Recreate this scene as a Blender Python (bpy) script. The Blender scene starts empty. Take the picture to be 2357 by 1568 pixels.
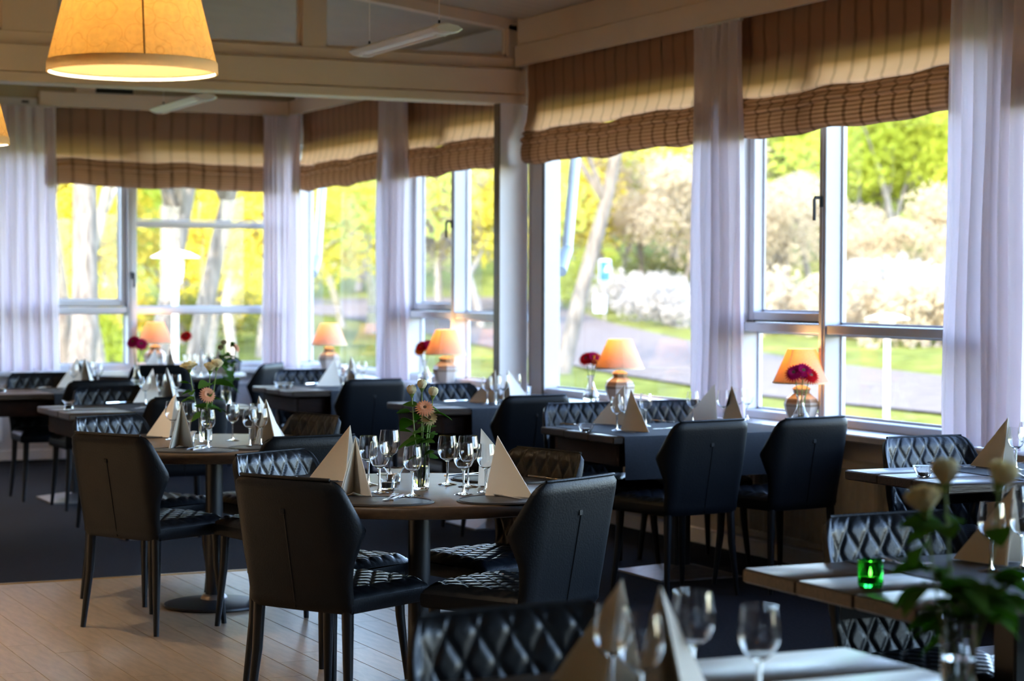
import bpy, math, random
from mathutils import Vector, Matrix
S = bpy.context.scene
COL = S.collection
R = math.radians
PI = math.pi
rnd = random.Random(7)

# ---------------------------------------------------------------- camera
cam_d = bpy.data.cameras.new('camera')
cam = bpy.data.objects.new('camera', cam_d); COL.objects.link(cam)
cam_d.sensor_width = 36.0
cam_d.lens = 4780 / 2357 * 36.0
cam_d.clip_start = 0.05; cam_d.clip_end = 600
yaw, pit, rol = R(25.344), R(1.5603), R(0.1976)
fw = Vector((math.sin(yaw) * math.cos(pit), math.cos(yaw) * math.cos(pit), -math.sin(pit)))
rt0 = Vector((math.cos(yaw), -math.sin(yaw), 0)); up0 = rt0.cross(fw)
rt = math.cos(rol) * rt0 + math.sin(rol) * up0
up = -math.sin(rol) * rt0 + math.cos(rol) * up0
M = Matrix((rt, up, -fw)).transposed().to_4x4(); M.translation = Vector((0, 0, 1.49))
cam.matrix_world = M
cam_d.dof.use_dof = True
cam_d.dof.focus_distance = 7.6
cam_d.dof.aperture_fstop = 3.2
S.camera = cam

# ---------------------------------------------------------------- world, sun, exposure
W = bpy.data.worlds.new('world'); S.world = W; W.use_nodes = True
nt = W.node_tree; nt.nodes.clear()
sky = nt.nodes.new('ShaderNodeTexSky'); sky.sky_type = 'NISHITA'
sky.sun_disc = False; sky.sun_elevation = R(40); sky.sun_rotation = R(228)
sky.air_density = 1.0; sky.dust_density = 0.6; sky.ozone_density = 1.5
bg = nt.nodes.new('ShaderNodeBackground'); bg.inputs[1].default_value = 0.92
wo = nt.nodes.new('ShaderNodeOutputWorld')
nt.links.new(sky.outputs[0], bg.inputs[0]); nt.links.new(bg.outputs[0], wo.inputs[0])
sun_d = bpy.data.lights.new('sun', 'SUN'); sun_d.energy = 3.1; sun_d.angle = R(0.6); sun_d.color = (1, 0.86, 0.64)
sun = bpy.data.objects.new('sun', sun_d); COL.objects.link(sun)
sun.rotation_euler = Vector((-0.62, -0.50, 0.62)).to_track_quat('Z', 'Y').to_euler()
S.view_settings.view_transform = 'Standard'; S.view_settings.look = 'None'
S.view_settings.gamma = 1.0; S.view_settings.use_curve_mapping = False
S.view_settings.exposure = 1.84
S.cycles.use_denoising = True
S.cycles.max_bounces = 14; S.cycles.transparent_max_bounces = 24; S.cycles.transmission_bounces = 14
S.cycles.diffuse_bounces = 6; S.cycles.glossy_bounces = 6
S.cycles.caustics_reflective = False; S.cycles.caustics_refractive = False
S.cycles.sample_clamp_indirect = 6.0

def portal(name, loc, sx, sy, direction):
    d = bpy.data.lights.new(name, 'AREA'); d.shape = 'RECTANGLE'; d.size = sx; d.size_y = sy
    d.cycles.is_portal = True
    o = bpy.data.objects.new(name, d); COL.objects.link(o); o.location = loc
    o.rotation_euler = Vector(direction).to_track_quat('-Z', 'Z').to_euler()
for i, (yc, ln) in enumerate(((15.2, 4.6), (10.2, 4.9), (5.2, 4.9), (1.3, 2.4))):
    portal('window_portal', (6.36, yc, 1.72), ln, 2.0, (-1, 0, 0))
portal('window_portal', (4.2, 17.68, 1.72), 4.2, 2.0, (0, -1, 0))

# ---------------------------------------------------------------- materials
def mat(name):
    m = bpy.data.materials.new(name); m.use_nodes = True
    n = m.node_tree.nodes; b = n['Principled BSDF']
    return m, m.node_tree, b
def node(t, typ, **kw):
    n = t.nodes.new(typ)
    for k, v in kw.items():
        if isinstance(k, str) and hasattr(n, k): setattr(n, k, v)
    return n
def plain(name, col, rough=0.5, metal=0.0, spec=0.5, noise=0.0, nscale=20, bump=0.0, bscale=80, stretch=(1, 1, 1), coat=0.0):
    m, t, b = mat(name)
    b.inputs['Base Color'].default_value = (*col, 1); b.inputs['Roughness'].default_value = rough
    b.inputs['Metallic'].default_value = metal; b.inputs['Specular IOR Level'].default_value = spec
    b.inputs['Coat Weight'].default_value = coat
    if noise or bump:
        tc = node(t, 'ShaderNodeTexCoord'); mp = node(t, 'ShaderNodeMapping'); mp.inputs['Scale'].default_value = stretch
        t.links.new(tc.outputs['Object'], mp.inputs[0])
    if noise:
        nz = node(t, 'ShaderNodeTexNoise'); nz.inputs['Scale'].default_value = nscale; nz.inputs['Detail'].default_value = 5
        t.links.new(mp.outputs[0], nz.inputs['Vector'])
        cr = node(t, 'ShaderNodeValToRGB')
        cr.color_ramp.elements[0].position = .3; cr.color_ramp.elements[1].position = .7
        cr.color_ramp.elements[0].color = (*[max(0, c * (1 - noise)) for c in col], 1)
        cr.color_ramp.elements[1].color = (*[min(1, c * (1 + noise)) for c in col], 1)
        t.links.new(nz.outputs['Fac'], cr.inputs[0]); t.links.new(cr.outputs[0], b.inputs['Base Color'])
    if bump:
        n2 = node(t, 'ShaderNodeTexNoise'); n2.inputs['Scale'].default_value = bscale; n2.inputs['Detail'].default_value = 3
        t.links.new(mp.outputs[0], n2.inputs['Vector'])
        bp = node(t, 'ShaderNodeBump'); bp.inputs['Strength'].default_value = bump; bp.inputs['Distance'].default_value = 0.004
        t.links.new(n2.outputs['Fac'], bp.inputs['Height']); t.links.new(bp.outputs[0], b.inputs['Normal'])
    return m
def translucent(name, col, trans, tcol=None, rough=0.9, build=None):
    """cloth or leaf: diffuse mixed with light passing through"""
    m, t, b = mat(name)
    t.nodes.remove(b); out = t.nodes['Material Output']
    d = node(t, 'ShaderNodeBsdfDiffuse'); tr = node(t, 'ShaderNodeBsdfTranslucent'); mx = node(t, 'ShaderNodeMixShader')
    d.inputs[0].default_value = (*col, 1); tr.inputs[0].default_value = (*(tcol or col), 1); mx.inputs[0].default_value = trans
    t.links.new(d.outputs[0], mx.inputs[1]); t.links.new(tr.outputs[0], mx.inputs[2]); t.links.new(mx.outputs[0], out.inputs[0])
    if build: build(t, d, tr)
    return m

leather = plain('black_leather', (0.0035, 0.0048, 0.007), 0.45, spec=0.17, bump=0.25, bscale=160)
leather_q = plain('quilted_black_leather', (0.004, 0.0058, 0.009), 0.30, spec=0.27, bump=0.15, bscale=160)
legm = plain('black_leg_paint', (0.004, 0.005, 0.007), 0.38, spec=0.4)
black_metal = plain('black_powder_coat', (0.010, 0.011, 0.013), 0.38, spec=0.5)
wood_top = plain('dark_stained_oak', (0.042, 0.026, 0.015), 0.33, spec=0.4, noise=0.38, nscale=7, bump=0.25, bscale=14, stretch=(1.2, 9, 9))
wood_round = plain('brown_oak_round_top', (0.105, 0.062, 0.030), 0.36, spec=0.36, noise=0.38, nscale=7, bump=0.25, bscale=14, stretch=(1.2, 9, 9))
wood_edge = plain('dark_oak_edge', (0.045, 0.026, 0.014), 0.4, noise=0.3, nscale=9, stretch=(2, 9, 9))
apron_m = plain('walnut_apron', (0.018, 0.007, 0.003), 0.6, spec=0.15, noise=0.3, nscale=9, stretch=(2, 9, 9))
steel = plain('brushed_steel', (0.34, 0.30, 0.27), 0.42, metal=0.9, noise=0.1, nscale=30)
silver = plain('polished_cutlery', (0.75, 0.76, 0.78), 0.16, metal=1.0)
mat_m = plain('dark_leather_mat', (0.030, 0.025, 0.022), 0.42, bump=0.5, bscale=120)
runner_m = plain('charcoal_runner_cloth', (0.014, 0.018, 0.026), 0.8, noise=0.2, nscale=120, bump=0.3, bscale=300)
napkin_m = translucent('ivory_paper_napkin', (0.88, 0.84, 0.77), 0.2)
paint = plain('beige_paint', (0.80, 0.66, 0.52), 0.55, noise=0.03, nscale=3)
paint_dark = plain('dark_brown_wall_paint', (0.07, 0.05, 0.035), 0.6)
paint_w = plain('white_gloss_paint', (0.88, 0.87, 0.90), 0.38, noise=0.02, nscale=4)
paint_olive = plain('olive_wall_paint', (0.48, 0.42, 0.26), 0.6, noise=0.04, nscale=3)
frame_m = plain('white_window_frame', (0.62, 0.61, 0.64), 0.38)
frame_dark = plain('dark_gasket', (0.05, 0.045, 0.04), 0.5)
sill_m = plain('grey_laminate_sill', (0.55, 0.54, 0.54), 0.35, noise=0.08, nscale=20)
rad_m = plain('cream_radiator_enamel', (0.55, 0.50, 0.43), 0.4)
lowwall = plain('lilac_grey_paint', (0.60, 0.58, 0.60), 0.55, noise=0.03, nscale=3)
carpet_m = plain('charcoal_carpet', (0.015, 0.015, 0.019), 0.95, spec=0.1, noise=0.5, nscale=60, bump=0.8, bscale=220, stretch=(1, 3, 1))
brass = plain('brass_strip', (0.55, 0.33, 0.12), 0.35, metal=0.8)
plank_m = plain('pale_oak_vinyl', (0.30, 0.215, 0.13), 0.33, noise=0.2, nscale=5, bump=0.1, bscale=20, stretch=(8, 1.2, 1))
ceil_m = plain('ceiling_board_paint', (0.50, 0.43, 0.33), 0.6, noise=0.05, nscale=5)
fixture_m = plain('fixture_grey_white', (0.85, 0.84, 0.86), 0.35)
plastic_w = plain('white_plastic', (0.72, 0.71, 0.70), 0.4)
black_m = plain('matt_black', (0.01, 0.01, 0.012), 0.6)
wax = plain('candle_wax', (0.85, 0.80, 0.70), 0.5)
green_stem = plain('flower_stem_green', (0.16, 0.26, 0.06), 0.5)
cream_pet = translucent('cream_rose_petal', (0.85, 0.80, 0.58), 0.4)
fade_pet = translucent('faded_rose_petal', (0.62, 0.50, 0.30), 0.3)
peach_pet = translucent('peach_gerbera_petal', (0.80, 0.42, 0.26), 0.25)
mag_pet = translucent('magenta_gerbera_petal', (0.42, 0.012, 0.11), 0.4, (0.75, 0.03, 0.2))
red_pet = translucent('red_gerbera_petal', (0.55, 0.012, 0.02), 0.4, (0.85, 0.04, 0.03))
orange_pet = translucent('orange_gerbera_petal', (0.75, 0.22, 0.02), 0.25)
white_pet = translucent('white_petal', (0.80, 0.80, 0.78), 0.25)
leaf_m = translucent('rose_leaf', (0.06, 0.14, 0.03), 0.4, (0.16, 0.34, 0.04))
flower_eye = plain('flower_centre', (0.10, 0.05, 0.02), 0.8)

def glass_mat(name, col=(1, 1, 1), rough=0.0, ior=1.45):
    m, t, b = mat(name)
    b.inputs['Base Color'].default_value = (*col, 1); b.inputs['Roughness'].default_value = rough
    b.inputs['Transmission Weight'].default_value = 1.0; b.inputs['IOR'].default_value = ior
    return m
glass = glass_mat('clear_glass')
water = glass_mat('vase_water', (0.93, 0.97, 0.92), 0, 1.33)
green_glass = glass_mat('green_glass', (0.02, 0.55, 0.06))
def pane_mat():
    m, t, b = mat('window_glass'); t.nodes.remove(b); out = t.nodes['Material Output']
    tr = node(t, 'ShaderNodeBsdfTransparent'); tr.inputs[0].default_value = (0.96, 0.96, 0.97, 1)
    gl = node(t, 'ShaderNodeBsdfGlossy'); gl.inputs['Roughness'].default_value = 0.02
    lw = node(t, 'ShaderNodeLayerWeight'); lw.inputs['Blend'].default_value = .5
    pw = node(t, 'ShaderNodeMath', operation='POWER'); pw.inputs[1].default_value = 5; t.links.new(lw.outputs['Facing'], pw.inputs[0])
    fr = node(t, 'ShaderNodeMath', operation='MULTIPLY_ADD'); fr.inputs[1].default_value = .8; fr.inputs[2].default_value = .03
    t.links.new(pw.outputs[0], fr.inputs[0]); mx = node(t, 'ShaderNodeMixShader')
    t.links.new(fr.outputs[0], mx.inputs[0]); t.links.new(tr.outputs[0], mx.inputs[1]); t.links.new(gl.outputs[0], mx.inputs[2])
    t.links.new(mx.outputs[0], out.inputs[0]); return m
pane_m = pane_mat()
def emit_mat(name, col, s):
    m, t, b = mat(name); b.inputs['Base Color'].default_value = (*col, 1)
    b.inputs['Emission Color'].default_value = (*col, 1); b.inputs['Emission Strength'].default_value = s
    return m
bulb_m = emit_mat('warm_bulb', (1, 0.62, 0.28), 7)
flame_m = emit_mat('candle_flame', (1, 0.6, 0.2), 12)
tube_m = plain('opal_tube', (0.85, 0.83, 0.80), 0.3)

def shade_build(t, d, tr):
    # mulberry paper: curled fibres drawn as thin dark rings
    tc = node(t, 'ShaderNodeTexCoord')
    vo = node(t, 'ShaderNodeTexVoronoi'); vo.inputs['Scale'].default_value = 17; vo.inputs['Randomness'].default_value = 0.9
    t.links.new(tc.outputs['Object'], vo.inputs['Vector'])
    cr = node(t, 'ShaderNodeValToRGB'); e = cr.color_ramp.elements
    e[0].position = .51; e[0].color = (.95, .78, .48, 1); e[1].position = .57; e[1].color = (.95, .78, .48, 1)
    x = cr.color_ramp.elements.new(.54); x.color = (.80, .60, .32, 1)
    t.links.new(vo.outputs['Distance'], cr.inputs[0])
    nz = node(t, 'ShaderNodeTexNoise'); nz.inputs['Scale'].default_value = 60; nz.inputs['Detail'].default_value = 6
    t.links.new(tc.outputs['Object'], nz.inputs['Vector'])
    mx = node(t, 'ShaderNodeMix'); mx.data_type = 'RGBA'; mx.blend_type = 'MULTIPLY'; mx.inputs[0].default_value = .35
    t.links.new(cr.outputs[0], mx.inputs[6]); t.links.new(nz.outputs['Fac'], mx.inputs[7])
    t.links.new(mx.outputs[2], d.inputs[0]); t.links.new(mx.outputs[2], tr.inputs[0])
shade_m = translucent('mulberry_paper_shade', (.92, .74, .45), 0.62, None, build=shade_build)
liner_m = translucent('peach_shade_liner', (.22, .14, .08), 0.62, (.98, .88, .62))
shade_trim = translucent('shade_trim_paper', (.80, .66, .42), 0.25)
def linen_build(t, d, tr):
    tc = node(t, 'ShaderNodeTexCoord'); nz = node(t, 'ShaderNodeTexNoise'); nz.inputs['Scale'].default_value = 130; nz.inputs['Detail'].default_value = 4
    t.links.new(tc.outputs['Object'], nz.inputs['Vector'])
    cr = node(t, 'ShaderNodeValToRGB'); e = cr.color_ramp.elements
    e[0].position = .3; e[0].color = (.74, .46, .20, 1); e[1].position = .7; e[1].color = (.90, .60, .30, 1)
    t.links.new(nz.outputs['Fac'], cr.inputs[0]); t.links.new(cr.outputs[0], tr.inputs[0])
linen_m = translucent('linen_lamp_shade', (.70, .56, .44), 0.5, (.85, .55, .28), build=linen_build)

def ceramic():
    m, t, b = mat('banded_stoneware'); b.inputs['Roughness'].default_value = .3
    tc = node(t, 'ShaderNodeTexCoord'); sp = node(t, 'ShaderNodeSeparateXYZ'); t.links.new(tc.outputs['Object'], sp.inputs[0])
    ml = node(t, 'ShaderNodeMath', operation='MULTIPLY'); ml.inputs[1].default_value = 4.6; t.links.new(sp.outputs[2], ml.inputs[0])
    cr = node(t, 'ShaderNodeValToRGB'); cr.color_ramp.interpolation = 'EASE'; e = cr.color_ramp.elements
    e[0].position = 0; e[0].color = (.40, .36, .33, 1); e[1].position = .44; e[1].color = (.42, .39, .37, 1)
    for p, c in ((.48, (.20, .14, .10)), (.54, (.34, .30, .26)), (.58, (.20, .13, .09)), (.68, (.36, .27, .19)), (.80, (.20, .13, .08)), (.9, (.40, .28, .16))):
        k = e.new(p); k.color = (*c, 1)
    t.links.new(ml.outputs[0], cr.inputs[0]); t.links.new(cr.outputs[0], b.inputs['Base Color']); return m
ceramic_m = ceramic()

def blind_mat(axis, lower):
    def bld(t, d, tr):
        tc = node(t, 'ShaderNodeTexCoord'); sp = node(t, 'ShaderNodeSeparateXYZ'); t.links.new(tc.outputs['Object'], sp.inputs[0])
        cb = node(t, 'ShaderNodeCombineXYZ')
        t.links.new(sp.outputs[axis], cb.inputs[0]); t.links.new(sp.outputs[2], cb.inputs[1])
        # vertical woven stripes of uneven width
        wv = node(t, 'ShaderNodeTexWave'); wv.wave_type = 'BANDS'; wv.bands_direction = 'X'; wv.inputs['Scale'].default_value = 2.2
        wv.inputs['Distortion'].default_value = 2.2; wv.inputs['Detail'].default_value = 2; wv.inputs['Detail Scale'].default_value = .35
        t.links.new(cb.outputs[0], wv.inputs['Vector'])
        cr = node(t, 'ShaderNodeValToRGB'); e = cr.color_ramp.elements
        e[0].position = .0; e[0].color = (.36, .24, .165, 1); e[1].position = .2; e[1].color = (.60, .42, .305, 1)
        t.links.new(wv.outputs['Fac'], cr.inputs[0])
        src = cr.outputs[0]
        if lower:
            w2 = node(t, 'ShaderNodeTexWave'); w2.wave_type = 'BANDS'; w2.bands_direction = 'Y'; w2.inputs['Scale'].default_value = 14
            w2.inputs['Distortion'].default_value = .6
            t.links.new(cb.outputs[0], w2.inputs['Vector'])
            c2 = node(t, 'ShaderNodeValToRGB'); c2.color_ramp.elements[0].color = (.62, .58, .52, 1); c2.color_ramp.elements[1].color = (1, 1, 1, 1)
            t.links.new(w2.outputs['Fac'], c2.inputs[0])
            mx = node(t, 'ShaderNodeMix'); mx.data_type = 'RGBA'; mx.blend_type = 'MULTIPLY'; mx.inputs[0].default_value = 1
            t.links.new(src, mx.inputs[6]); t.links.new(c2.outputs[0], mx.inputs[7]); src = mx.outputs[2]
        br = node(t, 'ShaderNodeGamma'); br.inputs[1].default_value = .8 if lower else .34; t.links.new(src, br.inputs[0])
        mt = node(t, 'ShaderNodeMix'); mt.data_type = 'RGBA'; mt.blend_type = 'MULTIPLY'; mt.inputs[0].default_value = 1; mt.inputs[7].default_value = (1, .85, .68, 1)
        t.links.new(br.outputs[0], mt.inputs[6])
        t.links.new(src, d.inputs[0]); t.links.new(mt.outputs[2], tr.inputs[0])
    return translucent('striped_blind_cloth_%d%d' % (axis, lower), (.5, .4, .3), 0.36 if lower else 0.62, None, build=bld)
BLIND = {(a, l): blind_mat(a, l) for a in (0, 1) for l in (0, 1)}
curtain_m = translucent('white_voile_lined_curtain', (.82, .77, .79), 0.48, (.94, .865, .89))

# ---------------------------------------------------------------- mesh builder
class MB:
    def __init__(s): s.v = []; s.f = []
    def add(s, vs, fs):
        o = len(s.v); s.v += [tuple(v) for v in vs]; s.f += [tuple(i + o for i in f) for f in fs]; return s
    def box(s, x0, x1, y0, y1, z0, z1, ch=0.0):
        if ch <= 0:
            v = [(x, y, z) for z in (z0, z1) for y in (y0, y1) for x in (x0, x1)]
            return s.add(v, [(0, 2, 3, 1), (4, 5, 7, 6), (0, 1, 5, 4), (2, 6, 7, 3), (0, 4, 6, 2), (1, 3, 7, 5)])
        c = ch; v = []; f = []
        for z, i in ((z0, c), (z0 + c, 0), (z1 - c, 0), (z1, c)):
            a0, a1, b0, b1 = x0 + i, x1 - i, y0 + i, y1 - i
            v += [(a0 + c, b0, z), (a1 - c, b0, z), (a1, b0 + c, z), (a1, b1 - c, z), (a1 - c, b1, z), (a0 + c, b1, z), (a0, b1 - c, z), (a0, b0 + c, z)]
        for k in range(3):
            for j in range(8): f.append((k * 8 + j, k * 8 + (j + 1) % 8, k * 8 + 8 + (j + 1) % 8, k * 8 + 8 + j))
        f.append(tuple(range(7, -1, -1))); f.append(tuple(range(24, 32)))
        return s.add(v, f)
    def lathe(s, prof, n=24, c=(0, 0, 0), closed=False, ph=0.0):
        v = []; f = []; m = len(prof)
        for k in range(n):
            a = 2 * PI * k / n + ph
            for r, z in prof: v.append((c[0] + r * math.cos(a), c[1] + r * math.sin(a), c[2] + z))
        for k in range(n):
            k2 = (k + 1) % n
            for j in range(m if closed else m - 1):
                j2 = (j + 1) % m
                f.append((k * m + j, k2 * m + j, k2 * m + j2, k * m + j2))
        if not closed:
            if prof[0][0] > 1e-5: f.append(tuple(k * m for k in range(n - 1, -1, -1)))
            if prof[-1][0] > 1e-5: f.append(tuple(k * m + m - 1 for k in range(n)))
        return s.add(v, f)
    def tube(s, path, rad, n=8, cap=True):
        pts = [Vector(p) for p in path]; m = len(pts)
        if not hasattr(rad, '__len__'): rad = [rad] * m
        v = []; f = []; ref = None
        for i in range(m):
            t = (pts[min(i + 1, m - 1)] - pts[max(i - 1, 0)]).normalized()
            if ref is None: ref = t.orthogonal().normalized()
            ref = (ref - t * ref.dot(t)).normalized(); b = t.cross(ref)
            for k in range(n):
                a = 2 * PI * k / n
                v.append(pts[i] + (ref * math.cos(a) + b * math.sin(a)) * rad[i])
        for i in range(m - 1):
            for k in range(n): f.append((i * n + k, i * n + (k + 1) % n, i * n + n + (k + 1) % n, i * n + n + k))
        if cap: f.append(tuple(range(n - 1, -1, -1))); f.append(tuple(range((m - 1) * n, m * n)))
        return s.add(v, f)
    def grid(s, fn, nu, nv, flip=False):
        v = [fn(i / nu, j / nv) for j in range(nv + 1) for i in range(nu + 1)]; w = nu + 1
        f = [(j * w + i, j * w + i + 1, j * w + w + i + 1, j * w + w + i) for j in range(nv) for i in range(nu)]
        if flip: f = [q[::-1] for q in f]
        return s.add(v, f)
    def sheet(s, fn, nu, nv, th):
        """a closed sheet: fn(u,v)->point, thickness th along -normal"""
        P = [[Vector(fn(i / nu, j / nv)) for i in range(nu + 1)] for j in range(nv + 1)]
        w = nu + 1; v = []; f = []
        for j in range(nv + 1):
            for i in range(nu + 1): v.append(P[j][i])
        for j in range(nv + 1):
            for i in range(nu + 1):
                a = P[j][min(i + 1, nu)] - P[j][max(i - 1, 0)]; b = P[min(j + 1, nv)][i] - P[max(j - 1, 0)][i]
                n = a.cross(b); n = n.normalized() if n.length > 1e-9 else Vector((0, 0, 1))
                v.append(P[j][i] - n * th)
        o = w * (nv + 1)
        for j in range(nv):
            for i in range(nu):
                q = (j * w + i, j * w + i + 1, j * w + w + i + 1, j * w + w + i)
                f.append(q); f.append(tuple(o + k for k in q[::-1]))
        for i in range(nu):
            f.append((i, o + i, o + i + 1, i + 1)); k = nv * w + i; f.append((k, k + 1, o + k + 1, o + k))
        for j in range(nv):
            k = j * w; f.append((k, k + w, o + k + w, o + k)); k = j * w + nu; f.append((k, o + k, o + k + w, k + w))
        return s.add(v, f)
    def mesh(s, name, m, smooth=True, ang=40):
        me = bpy.data.meshes.new(name); me.from_pydata(s.v, [], s.f); me.materials.append(m); me.update()
        if smooth:
            me.polygons.foreach_set('use_smooth', [True] * len(me.polygons)); me.set_sharp_from_angle(angle=R(ang))
        return me
    def build(s, name, m, parent=None, smooth=True, ang=40, loc=None, rz=0):
        return link(name, s.mesh(name, m, smooth, ang), parent, loc, rz)
def link(name, me, parent=None, loc=None, rz=0):
    o = bpy.data.objects.new(name, me); COL.objects.link(o)
    if parent is not None: o.parent = parent
    if loc is not None: o.location = loc
    if rz: o.rotation_euler.z = rz
    return o
def tag(o, label, cat, group=None, kind=None):
    if label: o['label'] = label
    if cat: o['category'] = cat
    if group: o['group'] = group
    if kind: o['kind'] = kind
    return o
def thing(name, label, cat, loc=(0, 0, 0), rz=0, group=None):
    o = bpy.data.objects.new(name, None); o.empty_display_size = .05; COL.objects.link(o)
    o.location = loc; o.rotation_euler = (0, 0, rz); return tag(o, label, cat, group)
def struct(name, mb_or_none, m=None, label=None, **k):
    if mb_or_none is None:
        o = bpy.data.objects.new(name, None); COL.objects.link(o)
    else: o = mb_or_none.build(name, m, **k)
    return tag(o, label, None, kind='structure')
def dup(root, loc, rz, label, group=None):
    r = root.copy(); COL.objects.link(r); r.location = loc; r.rotation_euler = (0, 0, rz); r['label'] = label
    if group: r['group'] = group
    for ch in list(root.children):
        c = ch.copy(); COL.objects.link(c); c.parent = r
        for g in list(ch.children):
            d = g.copy(); COL.objects.link(d); d.parent = c
    return r
PROTO = {}
def place(key, make, loc, rz, label, group):
    """first call builds the thing, later calls copy it with its parts"""
    if key in PROTO: return dup(PROTO[key], loc, rz, label, group)
    t = make(); t.location = loc; t.rotation_euler = (0, 0, rz); t['label'] = label
    if group: t['group'] = group
    PROTO[key] = t; return t
def lerp(tab, x):
    if x <= tab[0][0]: return tab[0][1]
    for (a, b), (c, d) in zip(tab, tab[1:]):
        if x <= c: return b + (d - b) * (x - a) / (c - a)
    return tab[-1][1]

# ================================================================ THE ROOM
XW, YB = 6.285, 17.60          # planes of the glass of the long window wall and of the end window
def ceil_z(x): return 3.27 + 0.133 * (6.1 - x)

# ---- floor: carpet slab, pale plank floor with its planks, brass strip
fl = struct('floor', MB().box(-4.2, 6.3, -4.0, 17.8, -0.12, -0.012), carpet_m, 'concrete floor slab under the carpet and the planks')
o = MB().box(-4.2, 6.3, 10.31, 17.8, -0.012, 0.0).build('carpet_field', carpet_m, fl)
o = MB().box(3.87, 6.3, -4.0, 10.31, -0.012, 0.0).build('carpet_field', carpet_m, fl)
MB().box(-4.2, 3.87, 10.285, 10.31, -0.012, 0.004, .002).build('brass_strip', brass, fl)
MB().box(3.85, 3.87, -4.0, 10.285, -0.012, 0.004, .002).build('brass_strip', brass, fl)
MB().box(-4.2, 3.85, -4.0, 10.285, -0.012, -0.0014).build('subfloor', plank_m, fl)
pl_me = [MB().box(-.073, .0735, 0, L - .0012, -.004, 0.0005 * k, .0006).mesh('plank', plank_m, False) for k, L in ((0, 1.25), (1, 1.25), (0, 1.25))]
xk = 3.85 - .075; ci = 0
while xk > 0.75:
    y0 = 10.285 - rnd.random() * 1.2
    yy = y0
    while yy > 6.2:
        yy -= 1.25
        link('plank', pl_me[rnd.randrange(3)], fl, (xk, yy, 0))
    last = 10.285 - y0
    if last > .05: link('plank', MB().box(-.073, .0735, 0, last - .002, -.004, 0, .0006).mesh('plank', plank_m, False), fl, (xk, y0, 0))
    xk -= .15

# ---- ceiling: sloping slab and the boards that show near the window wall
def slab(x0, x1, y0, y1, t, off=0.0):
    v = []
    for x in (x0, x1):
        for y in (y0, y1):
            for z in (ceil_z(x) + off, ceil_z(x) + off + t): v.append((x, y, z))
    return MB().add(v, [(0, 1, 3, 2), (4, 6, 7, 5), (0, 4, 5, 1), (2, 3, 7, 6), (0, 2, 6, 4), (1, 5, 7, 3)])
ce = struct('ceiling', slab(-4.3, 6.75, -4.1, 18.1, .15, .012), ceil_m, 'sloping beige boarded ceiling over the dining room', smooth=False)
me = slab(3.4, 6.12, 0.002, 0.138, .012, 0.0).mesh('plank', ceil_m, False)
yy = 9.3
while yy < 12.66: link('plank', me, ce, (0, yy, 0)); yy += .14

# ---- walls
wl = struct('wall_left', MB().box(-4.3, -4.2, -4.1, 17.9, 0, 4.7), paint_dark, 'dark brown wall far left of the room')
struct('wall_rear', MB().box(-4.3, 6.4, -4.1, -4.0, 0, 4.7), paint_dark, 'dark brown wall behind the viewer')
wr = struct('wall_right', MB().box(6.10, 6.36, -4.0, 17.75, 0, 0.70), lowwall, 'low grey wall under the long row of windows')
MB().box(6.139, 6.40, -4.0, 17.75, 2.70, 3.45).build('lintel', paint_w, wr)
wb = struct('wall_back', MB().box(-4.3, 6.10, 17.46, 17.70, 0, 0.70), lowwall, 'low lilac grey wall under the end window')
MB().box(-4.3, 6.137, 17.45, 17.70, 2.70, 4.7).build('lintel', paint_olive, wb)
MB().box(-4.3, 2.2, 17.50, 17.70, .70, 2.70).build('wall_panel', lowwall, wb)
# panel mouldings on the low end wall
for x0, x1 in ((1.7, 3.56), (3.72, 4.6), (4.7, 5.9)):
    for (a, b, c, d) in ((x0, x1, .60, .63), (x0, x1, .16, .19), (x0, x0 + .03, .19, .60), (x1 - .03, x1, .19, .60)):
        MB().box(a, b, 17.445, 17.46, c, d, .004).build('moulding', paint_w, wb)
MB().box(3.98, 4.06, 17.43, 17.46, 0, .70, .004).build('pilaster', lowwall, wb)

struct('baseboard_back', MB().box(-4.2, 6.08, 17.435, 17.46, 0, .09, .005), paint_w, 'white skirting along the end wall')
struct('baseboard_right', MB().box(6.075, 6.10, -4.0, 17.44, 0, .09, .005), paint_w, 'white skirting under the radiators')
struct('trim_1', MB().box(5.96, 6.30, 12.87, 17.45, .705, .745, .006), sill_m, 'pale window sill board of the far bay')
struct('trim_2', MB().box(5.96, 6.30, -3.9, 12.77, .705, .745, .006), sill_m, 'pale window sill board of the near bay')
struct('trim_3', MB().box(-4.2, 6.28, 17.34, 17.62, .705, .745, .006), sill_m, 'grey window sill board under the end window')

# ---- fin wall between the bays with its window post
fin = struct('wall_pillar', MB().box(5.96, 6.17, 12.78, 12.865, 0, 2.72), paint_w, 'narrow white wall fin between the two window bays')
MB().box(5.952, 5.96, 12.778, 12.867, .0, 2.72, .002).build('edge_strip', plain('brown_edge', (.16, .10, .05), .5), fin)
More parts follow.
